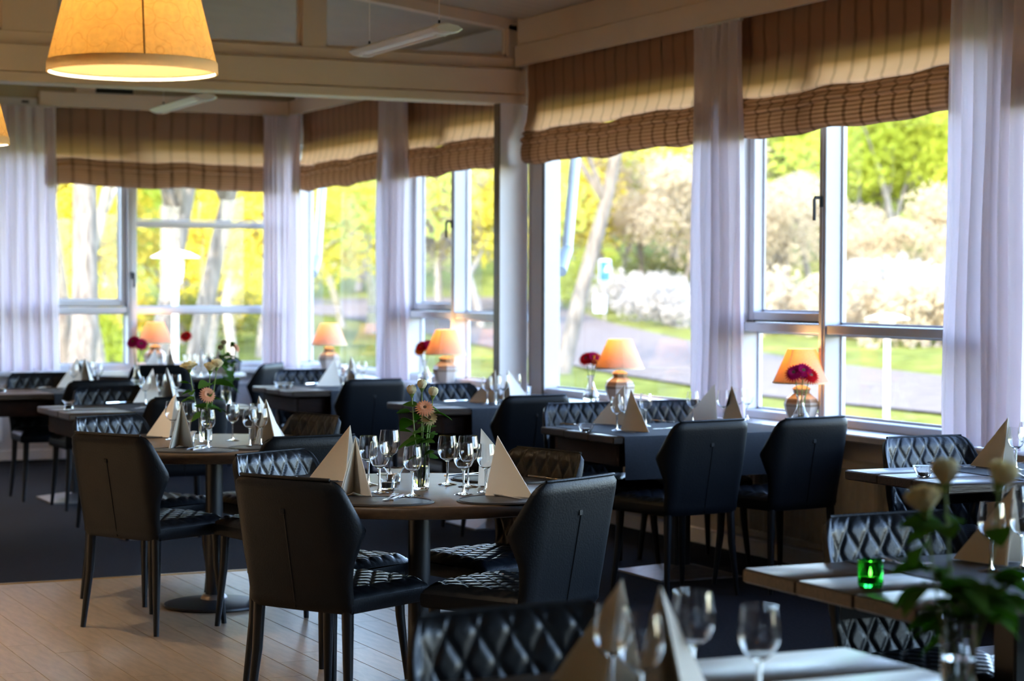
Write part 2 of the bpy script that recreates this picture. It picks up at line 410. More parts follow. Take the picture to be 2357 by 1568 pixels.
# ---- big cross beam with its lower lip, glazed screen above it
bm = struct('trim_4', MB().box(-4.2, 6.26, 12.76, 12.98, 2.775, 2.945, .004), paint, 'deep beige painted cross beam between the bays')
MB().box(-4.2, 6.255, 12.745, 12.97, 2.713, 2.772, .004).build('beam_lip', paint, bm)
gz = struct('window_5', None, None, 'glazed screen between cross beam and sloping ceiling')
MB().box(-4.2, 6.12, 12.80, 12.90, 2.945, 3.03, .004).build('bottom_rail', paint, gz)
def rail(x0, x1, a, b, y0=12.80, y1=12.90):
    v = []
    for x in (x0, x1):
        for y in (y0, y1):
            for z in (ceil_z(x) - a, ceil_z(x) - b): v.append((x, y, z))
    return MB().add(v, [(0, 1, 3, 2), (4, 6, 7, 5), (0, 4, 5, 1), (2, 3, 7, 6), (0, 2, 6, 4), (1, 5, 7, 3)])
rail(-4.2, 6.12, .06, -.012).build('top_rail', paint, gz, False)
def post(x0, x1, ins=0.0):
    v = []
    for x in (x0, x1):
        for y in (12.80 + ins, 12.90 - ins):
            v += [(x, y, 3.03), (x, y, ceil_z(x) - .03)]
    return MB().add(v, [(0, 1, 3, 2), (4, 6, 7, 5), (0, 4, 5, 1), (2, 3, 7, 6), (0, 2, 6, 4), (1, 5, 7, 3)])
edges = [6.12, 6.03, 4.71, 4.56, 2.95, 2.62]
for a, b in ((6.03, 6.12), (4.555, 4.71), (2.62, 2.95), (.9, 1.1), (-.9, -.7), (-2.8, -2.6)):
    post(a, b).build('post', paint, gz, False)
for a, b in ((4.71, 6.03), (2.95, 4.555), (1.1, 2.62), (-.7, .9), (-2.6, -.9)):
    v = [(a, 12.85, 3.02), (b, 12.85, 3.02), (b, 12.85, ceil_z(b) - .055), (a, 12.85, ceil_z(a) - .055)]
    v += [(x, y + .006, z) for x, y, z in v]
    MB().add(v, [(0, 1, 2, 3), (7, 6, 5, 4), (0, 4, 5, 1), (1, 5, 6, 2), (2, 6, 7, 3), (3, 7, 4, 0)]).build('pane', pane_m, gz, False)
    for (p, q) in ((a, a + .02), (b - .02, b)): post(p, q, .03).build('glazing_bead', paint, gz, False)
    MB().box(a, b, 12.83, 12.87, 3.03, 3.05).build('glazing_bead', paint, gz, False)
# ---- valance boards in front of the blinds
v1 = struct('trim_5', MB().box(6.05, 6.075, -3.9, 12.74, 2.960, 3.10, .003), paint, 'lower valance board over the near blinds')
MB().box(6.065, 6.09, -3.9, 12.74, 3.103, 3.29, .003).build('upper_board', paint, v1)
MB().box(6.09, 6.20, -3.9, 12.74, 3.20, 3.22).build('top_board', paint, v1)
v2 = struct('trim_6', MB().box(6.05, 6.075, 12.99, 17.41, 2.960, 3.09, .003), paint, 'valance board over the far bay blinds')
MB().box(6.075, 6.2, 12.99, 17.41, 3.04, 3.06).build('top_board', paint, v2)
v3 = struct('trim_7', MB().box(3.87, 6.05, 17.385, 17.41, 2.960, 3.09, .003), paint, 'valance board over the end window blind')
MB().box(3.87, 6.05, 17.41, 17.5, 3.04, 3.06).build('top_board', paint, v3)
rh = struct('trim_8', MB().box(2.0, 3.855, 17.42, 17.50, 2.955, 3.03, .006), plastic_w, 'white curtain rail housing in the far corner')
MB().box(3.725, 3.785, 17.416, 17.421, 2.985, 3.005).build('dark_label', black_m, rh)
# black vent box high on the end wall
t = thing('wall_vent', 'black vent opening in beige frame high on the end wall', 'vent', (4.42, 17.45, 3.215))
MB().box(-.24, .26, -.03, .0, -.14, .14, .004).build('frame', paint, t)
MB().box(-.07, .25, -.045, -.02, -.125, .125).build('opening', black_m, t)
for k in range(5): MB().box(-.065, .245, -.05, -.045, -.105 + k * .05, -.095 + k * .05).build('slat', black_m, t)

# ---- window frames.  wall='R': long wall, u runs along Y; wall='B': end wall, u runs along X
def wbar(wall, u0, u1, z0, z1, d0, d1, ch=.004):
    return MB().box(XW - d1, XW - d0, u0, u1, z0, z1, ch) if wall == 'R' else MB().box(u0, u1, YB - d1, YB - d0, z0, z1, ch)
def window(name, label, wall, u0, u1, posts, panes, transoms, sashes, handles=()):
    w = struct(name, None, None, label)
    wbar(wall, u0, u1, .745, .79, -.02, .10).build('frame', frame_m, w)
    wbar(wall, u0, u1, 2.66, 2.72, -.02, .10).build('frame', frame_m, w)
    for a, b in posts:
        wbar(wall, a, b, .79, 2.66, -.02, .115).build('mullion', frame_m, w)
        wbar(wall, a + (b - a) * .3, a + (b - a) * .7, .79, 2.66, .115, .122, .002).build('cover_strip', frame_m, w)
    for a, b, z0, z1 in transoms: wbar(wall, a, b, z0, z1, -.02, .105).build('transom', frame_m, w)
    for a, b, z0, z1 in panes:
        wbar(wall, a, b, z0, z1, -.005, .003, 0).build('pane', pane_m, w, False)
        for (p, q, r, s) in ((a, a + .012, z0, z1), (b - .012, b, z0, z1), (a, b, z0, z0 + .012), (a, b, z1 - .012, z1)):
            wbar(wall, p, q, r, s, .004, .014, 0).build('glazing_bead', frame_m, w, False)
    for a, b, z0, z1 in sashes:
        s = wbar(wall, a, a + .05, z0, z1, .0, .075).build('sash', frame_m, w)
        wbar(wall, b - .05, b, z0, z1, .0, .075).build('sash_rail', frame_m, s)
        wbar(wall, a + .05, b - .05, z0, z0 + .05, .0, .075).build('sash_rail', frame_m, s)
        wbar(wall, a + .05, b - .05, z1 - .05, z1, .0, .075).build('sash_rail', frame_m, s)
        wbar(wall, a, b, z0 - .006, z0 - .001, .02, .085, 0).build('gasket', frame_dark, s)
    for u, z, du in handles:
        h = wbar(wall, u - .012, u + .012, z - .03, z + .03, .115, .128, .003).build('handle', black_m, w)
        pth = [(0, 0, 0), (.035, 0, 0), (.04, 0, -.01), (.04, 0, -.12)] if wall == 'R' else [(0, 0, 0), (0, .035, 0), (0, .04, -.01), (0, .04, -.12)]
        base = Vector((XW - .125, u, z + .02)) if wall == 'R' else Vector((u, YB - .125, z + .02))
        MB().tube([base - Vector(p) if False else base + Vector((-p[0], -p[1], p[2])) for p in pth], .009, 6).build('lever', black_m, h)
    return w
def bay(name, label, y0, post_y, handle=True):
    """one module of the long wall, far end y0: wide pane, post, narrow sash light over a transom, mullion, pane"""
    far, p1, s0, m1, m0, n0 = y0
    posts = [(far - .06, far), (p1 - .16, p1), (m0, m1)]
    if n0[1]: posts.append((n0[0], n0[0] + .1))
    end = n0[0] + (.1 if n0[1] else 0)
    window(name, label, 'R', n0[0], far, posts,
           [(p1, far - .06, .79, 2.66), (m1 + .05, p1 - .21, 1.34, 2.61), (m1, p1 - .16, .79, 1.23), (end, m0, 1.28, 2.66), (end, m0, .79, 1.23)],
           [(end, m0, 1.23, 1.28), (m1, p1 - .16, 1.23, 1.28)], [(m1, p1 - .16, 1.29, 2.66)], [(m1 - .03, 1.93, 0)] if handle else [])
bay('window_2', 'white framed window of the far bay with opening sash', (17.5, 15.06, 0, 14.09, 14.03, (12.87, False)), 0)
bay('window_3', 'white framed window of the near bay with black lever handle', (12.775, 10.16, 0, 9.24, 9.18, (7.62, True)), 0)
bay('window_4', 'white framed window at the right edge beyond the curtain', (7.62, 5.0, 0, 4.1, 4.04, (2.5, True)), 0)
window('added_window', 'unseen window added beside the viewer to let in more daylight', 'R', .1, 2.5, [(.1, .2), (2.44, 2.5)], [(.2, 2.44, .79, 1.23), (.2, 2.44, 1.28, 2.66)], [(.2, 2.44, 1.23, 1.28)], [])  # unseen bay, added to bring more daylight onto the near tables
MB().box(6.1, 6.36, -4.0, .1, .7, 2.75).build('wall_panel', lowwall, wr)
MB().box(6.17, 6.285, 12.52, 12.715, .745, 2.70).build('jamb', frame_m, bpy.data.objects['window_3'])
MB().box(6.165, 6.172, 12.52, 12.55, .745, 2.70).build('gasket', frame_dark, bpy.data.objects['window_3'])
window('window_1', 'white framed end window with slim upper glazing bar', 'B', 2.2, 6.28,
       [(2.2, 2.28), (3.2, 3.3), (4.64, 4.72), (6.18, 6.28)],
       [(2.28, 3.2, .79, 1.23), (2.28, 3.2, 1.28, 2.66), (3.35, 4.59, 1.34, 2.61), (3.3, 4.64, .79, 1.23), (4.72, 6.18, .79, 1.23), (4.72, 6.18, 1.28, 1.98), (4.72, 6.18, 2.03, 2.66)],
       [(2.28, 3.2, 1.23, 1.28), (3.3, 4.64, 1.23, 1.28), (4.72, 6.18, 1.23, 1.28), (4.72, 6.18, 1.98, 2.02)], [(3.3, 4.64, 1.29, 2.66)], [(4.68, 1.55, 0)])

# ---- radiators under the sill
def radiator(label, y0, y1):
    t = thing('radiator', label, 'radiator', (6.06, y0, 0), 0, 'panel radiators under the sill')
    L = y1 - y0; n = int(L / .05)
    prof = []
    for k in range(n * 4 + 1):
        u = k / (n * 4) * L; ph = (k % 4)
        prof.append((u, -.035 if ph in (1, 2) else -.025))
    v = []; f = []
    for u, d in prof: v += [(d, u, .15), (d, u, .56)]
    for i in range(len(prof) - 1): f.append((2 * i, 2 * i + 2, 2 * i + 3, 2 * i + 1))
    MB().add(v, f).box(-.022, .015, 0, L, .15, .56).build('front_panel', rad_m, t, False)
    MB().box(-.04, .02, -.01, L + .01, .555, .60, .006).build('top_grille', rad_m, t)
    MB().box(-.04, .02, -.01, L + .01, .115, .155, .006).build('bottom_rail', rad_m, t)
    MB().tube([(-.01, L + .05, 0), (-.01, L + .05, .16), (-.01, L + .0, .17)], .009, 8).build('pipe', rad_m, t)
    MB().lathe([(.0, -.03), (.018, -.028), (.018, .028), (0, .03)], 10, (-.01, L + .05, .18)).build('valve', plastic_w, t)
radiator('long cream radiator on low wall behind the chairs of the runner covered table', 8.0, 10.12)
radiator('cream radiator behind the table with the dark apron panel', 10.55, 12.5)
radiator('cream radiator behind the table at the frame edge', 5.3, 7.7)
radiator('cream radiator on the low wall of the far bay', 13.1, 15.0)

# ---- curtains: pleated sheets
def curtain(label, wall, u0, u1, z0, z1, base, amp=.035, folds=5, flare=.0, seed=1):
    q = random.Random(seed); ph = [q.random() * 6.28 for _ in range(6)]
    nu = folds * 14
    def fn(u, v):
        sp = 1 + flare * (1 - v) ** 1.5
        c = (u0 + u1) / 2
        uu = c + (u - .5) * (u1 - u0) * sp
        a = amp * (.55 + .45 * (1 - v))
        d = a * math.sin(u * folds * 2 * PI + .5 * math.sin(3 * v + ph[0])) + .35 * a * math.sin(u * folds * 4.6 * PI + ph[1] + v) + .006 * math.sin(9 * v + ph[2] + 5 * u)
        uu += .012 * math.sin(u * folds * 2 * PI + 1.3) 
        z = z0 + (z1 - z0) * v
        return (base + d, uu, z) if wall == 'R' else (uu, base + d, z)
    mb = MB().sheet(fn, nu, 14, .002)
    o = mb.build('curtain', curtain_m, None, ang=80)
    tag(o, label, 'curtain', 'white curtains at the windows')
    hb = MB().box(*( (base - .012, base + .012, u0, u1) if wall == 'R' else (u0, u1, base - .012, base + .012)), z1 - .006, z1 + .012, .003)
    hb.build('curtain_track', plastic_w, o)
    return o
curtain('white pleated curtain between the two near windows', 'R', 9.80, 10.28, .75, 2.945, 6.03, .035, 5, .12, 3)
curtain('white pleated curtain beside the right frame edge behind a napkin', 'R', 7.38, 7.92, .75, 2.945, 6.03, .04, 6, .08, 5)
curtain('white pleated curtain in the middle of the far bay', 'R', 14.62, 15.15, .75, 2.945, 6.03, .035, 5, .06, 9)
curtain('white pleated curtain hanging in the far room corner', 'B', 5.80, 6.03, .75, 2.945, 17.33, .03, 5, .10, 11)
curtain('white pleated curtain filling the corner beside the far bay blind', 'R', 17.02, 17.24, .75, 2.945, 6.02, .03, 3, .05, 12)
curtain('white pleated curtain left of the end window', 'B', 2.2, 3.98, .75, 2.955, 17.36, .04, 17, .04, 13)

# ---- roman blinds
def blind(label, wall, u0, u1, base, seed, zb=2.30):
    q = random.Random(seed); p1, p2 = q.random() * 6, q.random() * 6
    ax = 1 if wall == 'R' else 0
    L = u1 - u0
    def wav(u, k): return math.sin(u * L * 6.5 + p1 + k) * .6 + math.sin(u * L * 13 + p2) * .3 + math.sin(u * L * 2.3 + k) * .5
    top = [(0, 2.985), (.004, 2.88), (-.004, 2.78), (.006, 2.66), (.016, 2.58), (.034, 2.535), (.030, 2.522), (.018, 2.517)]
    low = [(.012, 2.522), (.030, 2.512), (.050, 2.498), (.046, 2.488), (.034, 2.483), (.048, 2.470), (.066, 2.452), (.060, 2.440), (.046, 2.434), (.058, 2.40), (.060, 2.36), (.052, 2.32), (.030, 2.30), (.01, 2.305)]
    def mk(prof, amp_z, amp_d, nu):
        def fn(u, v):
            x = v * (len(prof) - 1); i = min(int(x), len(prof) - 2); fr = x - i
            d = prof[i][0] + (prof[i + 1][0] - prof[i][0]) * fr; z = prof[i][1] + (prof[i + 1][1] - prof[i][1]) * fr
            k = max(0, min(1, (2.98 - z) / .5))
            d += amp_d * wav(u, 0) * (.4 + k); z += amp_z * wav(u, 1.2) * k + (zb - 2.30)
            y = u0 + u * L
            return (base - d, y, z) if wall == 'R' else (y, base - d, z)
        return MB().sheet(fn, nu, (len(prof) - 1) * 2, -.0015 if wall == 'R' else .0015)
    nu = max(24, int(L * 34))
    t = thing('roman_blind', label, 'blind', (0, 0, 0), 0, 'gathered striped roman blinds')
    mk(top, .008, .006, nu).build('fabric_panel', BLIND[(ax, 0)], t, ang=80)
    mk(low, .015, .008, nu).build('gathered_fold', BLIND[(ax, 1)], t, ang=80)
    hr = MB().box(base - .01, base + .02, u0, u1, 2.985, 3.01) if wall == 'R' else MB().box(u0, u1, base - .01, base + .02, 2.985, 3.01)
    hr.build('head_rail', plastic_w, t)
blind('striped beige blind beside the white wall fin, nearer bay', 'R', 10.10, 12.68, 6.12, 1)
blind('striped beige blind above the window with black handle', 'R', 7.90, 10.07, 6.12, 2)
blind('sliver of striped beige blind at the right frame edge', 'R', 5.2, 7.52, 6.12, 3)
blind('striped beige blind of far bay nearest the wall fin', 'R', 12.90, 14.95, 6.12, 4)
blind('short striped beige blind of far bay between two curtains', 'R', 15.05, 17.2, 6.12, 5)
blind('striped beige blind across the end window', 'B', 3.9, 5.98, 17.43, 6)

# ---- linear ceiling lights on wires
def make_linear():
    t = thing('linear_light', 'x', 'ceiling light')
    # lens shaped section swept along Y
    sec = [(-.085, 0), (-.06, .016), (0, .026), (.06, .016), (.085, 0), (.06, -.016), (.028, -.024), (-.028, -.024), (-.06, -.016)]
    n = len(sec); v = [(x, -.6, z) for x, z in sec] + [(x, .6, z) for x, z in sec]
    MB().add(v, [(i, (i + 1) % n, n + (i + 1) % n, n + i) for i in range(n)] + [tuple(range(n - 1, -1, -1)), tuple(range(n, 2 * n))]).build('housing', fixture_m, t, ang=25)
    MB().tube([(0, -.52, -.026), (0, .52, -.026)], .008, 8).build('light_strip', tube_m, t)
    for s in (-1, 1):
        MB().box(-.028, .028, s * .52 - .01, s * .52 + .01, -.03, -.022, .002).build('end_bracket', fixture_m, t)
        e = [(x * 1.02, s * .60, z * 1.15) for x, z in sec] + [(x * .8, s * .635, z * .8) for x, z in sec]
        f = [(i, (i + 1) % n, n + (i + 1) % n, n + i) for i in range(n)] + [tuple(range(n - 1, -1, -1)), tuple(range(n, 2 * n))]
        if s < 0: f = [q[::-1] for q in f]
        MB().add(e, f).build('end_cap', fixture_m, t, ang=25)
        w = MB().tube([(0, s * .50, .02), (0, s * .50, .74)], .0022, 6).build('suspension_wire', fixture_m, t)
        MB().lathe([(.0, .02), (.006, .022), (.006, .05), (0, .055)], 8, (0, s * .50, 0)).build('cable_grip', black_m, w)
    return t
place('linear', make_linear, (4.15, 10.11, 2.76), R(-1), 'white hanging strip light in front of the glazed screen', 'hanging strip lights')
place('linear', make_linear, (4.20, 14.35, 2.76), R(-1), 'smaller looking white strip light hung beyond the beam', 'hanging strip lights')

# ---- pendant lamps
def make_pendant():
    t = thing('pendant_lamp', 'x', 'pendant lamp')
    H = .40; rb, rtp = .242, .150
    MB().lathe([(rb - .003, .03), (rb, 0.028), (rtp, H), (rtp - .003, H)], 64, closed=True).build('lamp_shade', shade_m, t)
    MB().lathe([(rb - .0065, .012), (rb - .006, .012), (rtp - .006, H), (rtp - .0065, H)], 64, closed=True).build('shade_liner', liner_m, t)
    MB().lathe([(rb + .0035, 0), (rb + .0015, .032), (rb - .004, .032), (rb - .003, 0)], 64, closed=True).build('shade_trim', shade_trim, t)
    MB().tube([(rb * math.cos(R(-97)), rb * math.sin(R(-97)), .03), (rtp * math.cos(R(-97)), rtp * math.sin(R(-97)), H)], .0022, 6).build('shade_seam', plain('seam_brown', (.22, .13, .05), .8), t)
    MB().lathe([(0, .26), (.016, .265), (.026, .285), (.024, .31), (.014, .34), (0, .345)], 16).build('bulb', bulb_m, t)
    MB().lathe([(0, .34), (.019, .34), (.019, .385), (0, .385)], 12).build('lamp_holder', black_m, t)
    for k in range(3):
        a = k * 2 * PI / 3
        MB().tube([(.015 * math.cos(a), .015 * math.sin(a), .38), (rtp * math.cos(a), rtp * math.sin(a), H - .01)], .002, 6).build('spider_arm', steel, t)
    MB().tube([(0, 0, .38), (0, 0, 2.2)], .004, 6).build('cord', plastic_w, t)
    return t
def pendant(x, y, z, label, e=9):
    place('pendant', make_pendant, (x, y, z), 0, label, 'paper shaded pendant lamps')
    d = bpy.data.lights.new('pendant_bulb', 'POINT'); d.energy = e; d.color = (1, .86, .69); d.shadow_soft_size = .05
    l = bpy.data.objects.new('pendant_bulb', d); COL.objects.link(l); l.location = (x, y, z + .20)
pendant(1.583, 5.91, 2.095, 'glowing conical paper pendant shade hanging nearest the viewer', 20)
pendant(1.70, 9.365, 2.10, 'paper pendant shade cut by the left frame edge', 20)
pendant(-2.2, 11.6, 2.1, 'added fill lamp in a paper pendant shade, further left outside the view', 150)  # this and the next four pendants are unseen, added as fill light
pendant(-1.2, 9.4, 2.1, 'strongest added fill lamp, a paper pendant far left outside the view', 420)
pendant(-1.2, 14.6, 2.1, 'added fill pendant in the far room, unseen left of the view', 150)
pendant(1.5, 14.6, 2.1, 'added fill pendant in the far room, unseen beside the left frame edge', 80)
pendant(1.4, 1.2, 2.1, 'added fill pendant, unseen behind the viewer', 16)

# ================================================================ FURNITURE
TZ = 0.75
# ---- dining chair: seat and wrap-around back quilted inside, pointed wings, four tapered legs
def make_chair():
    t = thing('dining_chair', 'x', 'chair')
    def quilt(a, b):
        d = min(abs(a - round(a)), abs(b - round(b)))
        return .0055 * (1 - math.exp(-(d / .12) ** 2))
    # backrest shell
    LT = [(.40, .222), (.50, .225), (.57, .238), (.676, .297), (.815, .234), (.838, .218), (.85, .192)]
    a0, rb, th = .165, .075, R(66)
    def pos(s):
        sg = 1 if s >= 0 else -1; s = abs(s)
        if s <= a0: x, y, n = s, 0, 0.0
        elif s <= a0 + rb * th:
            p = (s - a0) / rb; x, y, n = a0 + rb * math.sin(p), rb * (1 - math.cos(p)), p
        else:
            e = s - a0 - rb * th
            x, y, n = a0 + rb * math.sin(th) + e * math.cos(th), rb * (1 - math.cos(th)) + e * math.sin(th), th
        return sg * x, y + .25 * min(s, a0) ** 2, sg * n
    def shell(u, v, inner):
        z = .40 + .45 * v
        s = (2 * u - 1) * lerp(LT, z)
        x, y, n = pos(s)
        y += -.212 - max(0, z - .44) * .19
        nx, ny = -math.sin(n), math.cos(n)          # towards the sitter
        h = quilt(s / .074 + z / .116, s / .074 - z / .116) if inner else 0
        edge = min(1, min(u, 1 - u) * 28, (1 - v) * 16, v * 20) ** .5
        off = (.010 + h) * edge if inner else -.016 * edge
        return (x + nx * off, y + ny * off, z )
    NU, NV = 112, 50; mb = MB(); w = NU + 1
    v = [shell(i / NU, j / NV, True) for j in range(NV + 1) for i in range(w)]
    f = [(j * w + i, j * w + w + i, j * w + w + i + 1, j * w + i + 1) for j in range(NV) for i in range(NU)]
    mb.add(v, f).build('backrest_lining', leather_q, t, ang=80)
    mb = MB(); NU2, NV2 = 40, 20; w = NU2 + 1
    v = [shell(i / NU2, j / NV2, False) for j in range(NV2 + 1) for i in range(w)]
    f = [(j * w + i, j * w + i + 1, j * w + w + i + 1, j * w + w + i) for j in range(NV2) for i in range(NU2)]
    mb.add(v, f)
    bk = mb.build('backrest', leather, t, ang=80)
    pth = [Vector(shell(.5, k / 10 * .72 + .02, False)) + Vector((0, -.0005, 0)) for k in range(11)]
    sm = MB().tube(pth, .0026, 6).build('seam_piping', leather, bk)
    p = pth[-1]; MB().box(p.x - .014, p.x + .004, p.y - .004, p.y + .002, p.z - .006, p.z + .012, .001).build('zip_tab', leather, bk)
    rim = [Vector(shell(i / 60, 1, True)) + Vector((0, -.003, .0)) for i in range(61)]
    MB().tube(rim, .0055, 8).build('edge_piping', leather, bk)
    # seat cushion
    def foot(u, v):
        wd = .215 + .02 * v
        x = (2 * u - 1) * wd; y = -.196 + .426 * v
        if v > .9: y -= .02 * (2 * u - 1) ** 4
        return x, y
    def seat(u, v):
        x, y = foot(u, v)
        e = min(1, min(u, 1 - u, v * 1.2 + .05, 1 - v) * 11)
        z = .445 + .030 * math.sqrt(max(0, e)) + .008 * (1 - (2 * u - 1) ** 2) + quilt(x / .072 + y / .1, x / .072 - y / .1) * e
        return (x, y, z)
    MB().grid(seat, 64, 64).build('seat', leather_q, t, ang=80)
    ring = [foot(k / 8, 0) for k in range(8)] + [foot(1, k / 8) for k in range(8)] + [foot(1 - k / 8, 1) for k in range(8)] + [foot(0, 1 - k / 8) for k in range(8)]
    n = len(ring); v = []; f = []
    for sc, z in ((.97, .400), (1.0, .408), (1.01, .43), (1.0, .448)): v += [(x * sc, y * sc, z) for x, y in ring]
    for k in range(3):
        for i in range(n): f.append((k * n + i, k * n + (i + 1) % n, k * n + n + (i + 1) % n, k * n + n + i))
    f.append(tuple(range(n - 1, -1, -1)))
    MB().add(v, f).build('seat_frame', leather, t)
    for sx in (-1, 1):
        for sy in (-1, 1):
            MB().tube([(sx * .190, sy * .185, .42), (sx * .196, sy * .19, .25), (sx * .216, sy * .212, 0)], [.021, .018, .0115], 10).build('leg', legm, t)
    MB().box(.06, .10, -.19, -.188, .452, .466).build('maker_tag', silver, t)
    return t
def chair(back_mid, face, label, group):
    """back_mid: plan point under the top edge of the backrest; face: plan vector the sitter looks along"""
    fx, fy = face; l = math.hypot(fx, fy); fx /= l; fy /= l
    place('chair', make_chair, (back_mid[0] + fx * .295, back_mid[1] + fy * .295, 0), math.atan2(fy, fx) - PI / 2, label, group)

# ---- tables
def round_table(x, y, r, label):
    t = thing('round_table', label, 'table', (x, y, 0), 0, 'round tables')
    MB().lathe([(0, .708), (r - .012, .708), (r - .012, .7485), (r - .016, .75), (0, .75)], 96).build('tabletop', wood_round, t)
    MB().lathe([(r - .0125, .708), (r - .004, .711), (r, .722), (r, .738), (r - .004, .746), (r - .0125, .7495)], 96, closed=True).build('edge_band', wood_edge, t)
    MB().lathe([(0, .690), (.20, .690), (.20, .708), (0, .708)], 32).build('top_plate', black_metal, t)
    MB().lathe([(.040, .03), (.040, .69), ], 28).build('column', black_metal, t)
    b = MB().lathe([(0, 0), (.222, 0), (.230, .006), (.228, .014), (.20, .022), (.06, .034), (.0, .036)], 56).build('base_plate', black_metal, t)
    MB().lathe([(.041, .03), (.062, .032), (.062, .04), (.052, .052), (.041, .055)], 28).build('collar', steel, b)
def rect_table(x0, x1, y0, y1, label, rz=0, boards=3, apron=True):
    cx, cy = (x0 + x1) / 2, (y0 + y1) / 2; hx, hy = (x1 - x0) / 2, (y1 - y0) / 2
    t = thing('rectangular_table', label, 'table', (cx, cy, 0), rz, 'rectangular tables')
    tp = bpy.data.objects.new('tabletop', None); COL.objects.link(tp); tp.parent = t
    w = 2 * hy / boards
    for k in range(boards):
        MB().box(-hx + rnd.random() * .004, hx - rnd.random() * .004, -hy + k * w + .0006, -hy + (k + 1) * w - .0006, .712, .75, .005).build('board', wood_top, tp)
    for a, b, c, d in () if not apron else ((-hx + .06, hx - .06, -hy + .05, -hy + .07), (-hx + .06, hx - .06, hy - .07, hy - .05), (-hx + .06, -hx + .08, -hy + .07, hy - .07), (hx - .08, hx - .06, -hy + .07, hy - .07)):
        MB().box(a, b, c, d, .60, .712, .002).build('apron', apron_m, t)
    MB().box(-.045, .045, -.045, .045, .03, .70, .006).build('column', black_metal, t)
    MB().box(-.25, .25, -.22, .22, .69, .711, .003).build('top_plate', black_metal, t)
    s = .235
    v = [(-s, -s, 0), (s, -s, 0), (s, s, 0), (-s, s, 0), (-s, -s, .010), (s, -s, .010), (s, s, .010), (-s, s, .010), (-.05, -.05, .052), (.05, -.05, .052), (.05, .05, .052), (-.05, .05, .052)]
    MB().add(v, [(3, 2, 1, 0)] + [(k * 4 + i, k * 4 + (i + 1) % 4, k * 4 + 4 + (i + 1) % 4, k * 4 + 4 + i) for k in (0, 1) for i in range(4)] + [(8, 9, 10, 11)]).build('base_plate', steel, t, False)
    return t
def runner(x0, x1, y0, y1, drop, label):
    """cloth laid across a table, hanging over its two long sides"""
    prof = [(y0 - .008, TZ - drop), (y0 - .010, TZ - drop * .5), (y0 - .007, TZ - .012), (y0 - .002, TZ + .001), (y0 + .02, TZ + .0025), ((y0 + y1) / 2, TZ + .0025), (y1 - .02, TZ + .0025), (y1 + .002, TZ + .001), (y1 + .007, TZ - .012), (y1 + .010, TZ - drop * .5), (y1 + .008, TZ - drop)]
    def fn(u, v):
        x = v * (len(prof) - 1); i = min(int(x), len(prof) - 2); fr = x - i
        y = prof[i][0] + (prof[i + 1][0] - prof[i][0]) * fr; z = prof[i][1] + (prof[i + 1][1] - prof[i][1]) * fr
        hang = max(0, (TZ - .02 - z) / drop)
        sg = -1 if v < .5 else 1
        y += sg * hang * (.006 + .006 * math.sin(u * 17 + v))
        return (x0 + (x1 - x0) * u, y, z)
    o = MB().sheet(fn, 24, 20, .0015).build('table_runner', runner_m, None, ang=60)
    return tag(o, label, 'table runner', 'charcoal runners')

T1, T2, T5 = (2.90, 6.90), (2.85, 9.22), (4.72, 16.55)
round_table(*T1, .64, 'round dark wood table under the cream roses, centre of the room')
round_table(*T2, .64, 'round dark wood table with peach gerbera vase, behind left')
round_table(*T5, .64, 'round table in front of the end window')
TB = dict(T3=(2.72, 4.08, 13.75, 14.5), T4=(2.74, 3.94, 11.60, 12.42), T6=(4.70, 5.90, 13.42, 14.28), T7=(4.83, 5.95, 11.22, 12.02),
          T8=(4.74, 5.94, 8.86, 9.66), T9=(4.755, 5.93, 6.26, 6.93), T10=(2.86, 4.06, 3.88, 4.63), T11=(1.24, 2.43, 2.75, 3.53))
rect_table(*TB['T3'], 'rectangular table by the far curtain, cut by the left edge')
rect_table(*TB['T4'], 'rectangular table with flared tealight behind the left round table')
rect_table(*TB['T6'], 'rectangular table of the far bay below the pink window lamp')
rect_table(*TB['T7'], 'rectangular table before the white wall fin')
rect_table(*TB['T8'], 'rectangular table for four, mostly covered by a charcoal runner')
rect_table(*TB['T9'], 'rectangular table by the right curtain with clear glass bowl', apron=False)
rect_table(*TB['T10'], 'rectangular table with the green candle glass', apron=False)
rect_table(*TB['T11'], 'nearest rectangular table at the bottom frame edge', apron=False)
runner(4.80, 5.90, 8.86, 9.66, .21, 'charcoal cloth hanging over the table for four')
runner(5.05, 5.75, 11.22, 12.02, .24, 'charcoal runner on the table before the wall fin')
runner(4.98, 5.70, 13.42, 14.28, .22, 'charcoal runner on the far bay table')
runner(5.12, 5.80, 6.26, 6.93, .16, 'charcoal runner on the table by the right curtain')
runner(3.18, 3.85, 3.88, 4.63, .16, 'charcoal runner on the table with green candle glass')
runner(3.12, 3.70, 11.60, 12.42, .16, 'charcoal runner on the table behind the left round table')
runner(3.15, 3.75, 13.75, 14.5, .16, 'charcoal runner on the table by the far curtain')

G1, G2 = 'chairs at the round tables', 'chairs at the rectangular tables'
chair((2.24, 6.50), (.86, .51), 'black chair seen from behind, front left of the centre round table', G1)
chair((3.145, 6.08), (-.46, .89), 'black chair seen from behind, front right of the centre round table', G1)
chair((2.53, 7.50), (.45, -.80), 'quilted chair back showing behind two knives, centre round table', G1)
chair((3.56, 7.16), (-.92, -.22), 'quilted brownish lit chair back, far right of the centre round table', G1)
chair((2.195, 8.65), (.86, .51), 'black chair seen from behind, front left of the left round table', G1)
chair((2.50, 9.85), (.42, -.80), 'quilted chair back at far left of the left round table', G1)
chair((3.48, 9.53), (-.93, -.20), 'quilted brownish chair back, far right of the left round table', G1)
chair((2.97, 8.19), (-.12, .95), 'black chair back topped by a lit edge, behind the big napkin of the centre table', G1)
chair((3.33, 11.25), (0, 1), 'black chair back behind the gerbera vase, at the tealight table', G2)
chair((3.22, 12.60), (.03, -1), 'quilted chair beyond the tealight table', G2)
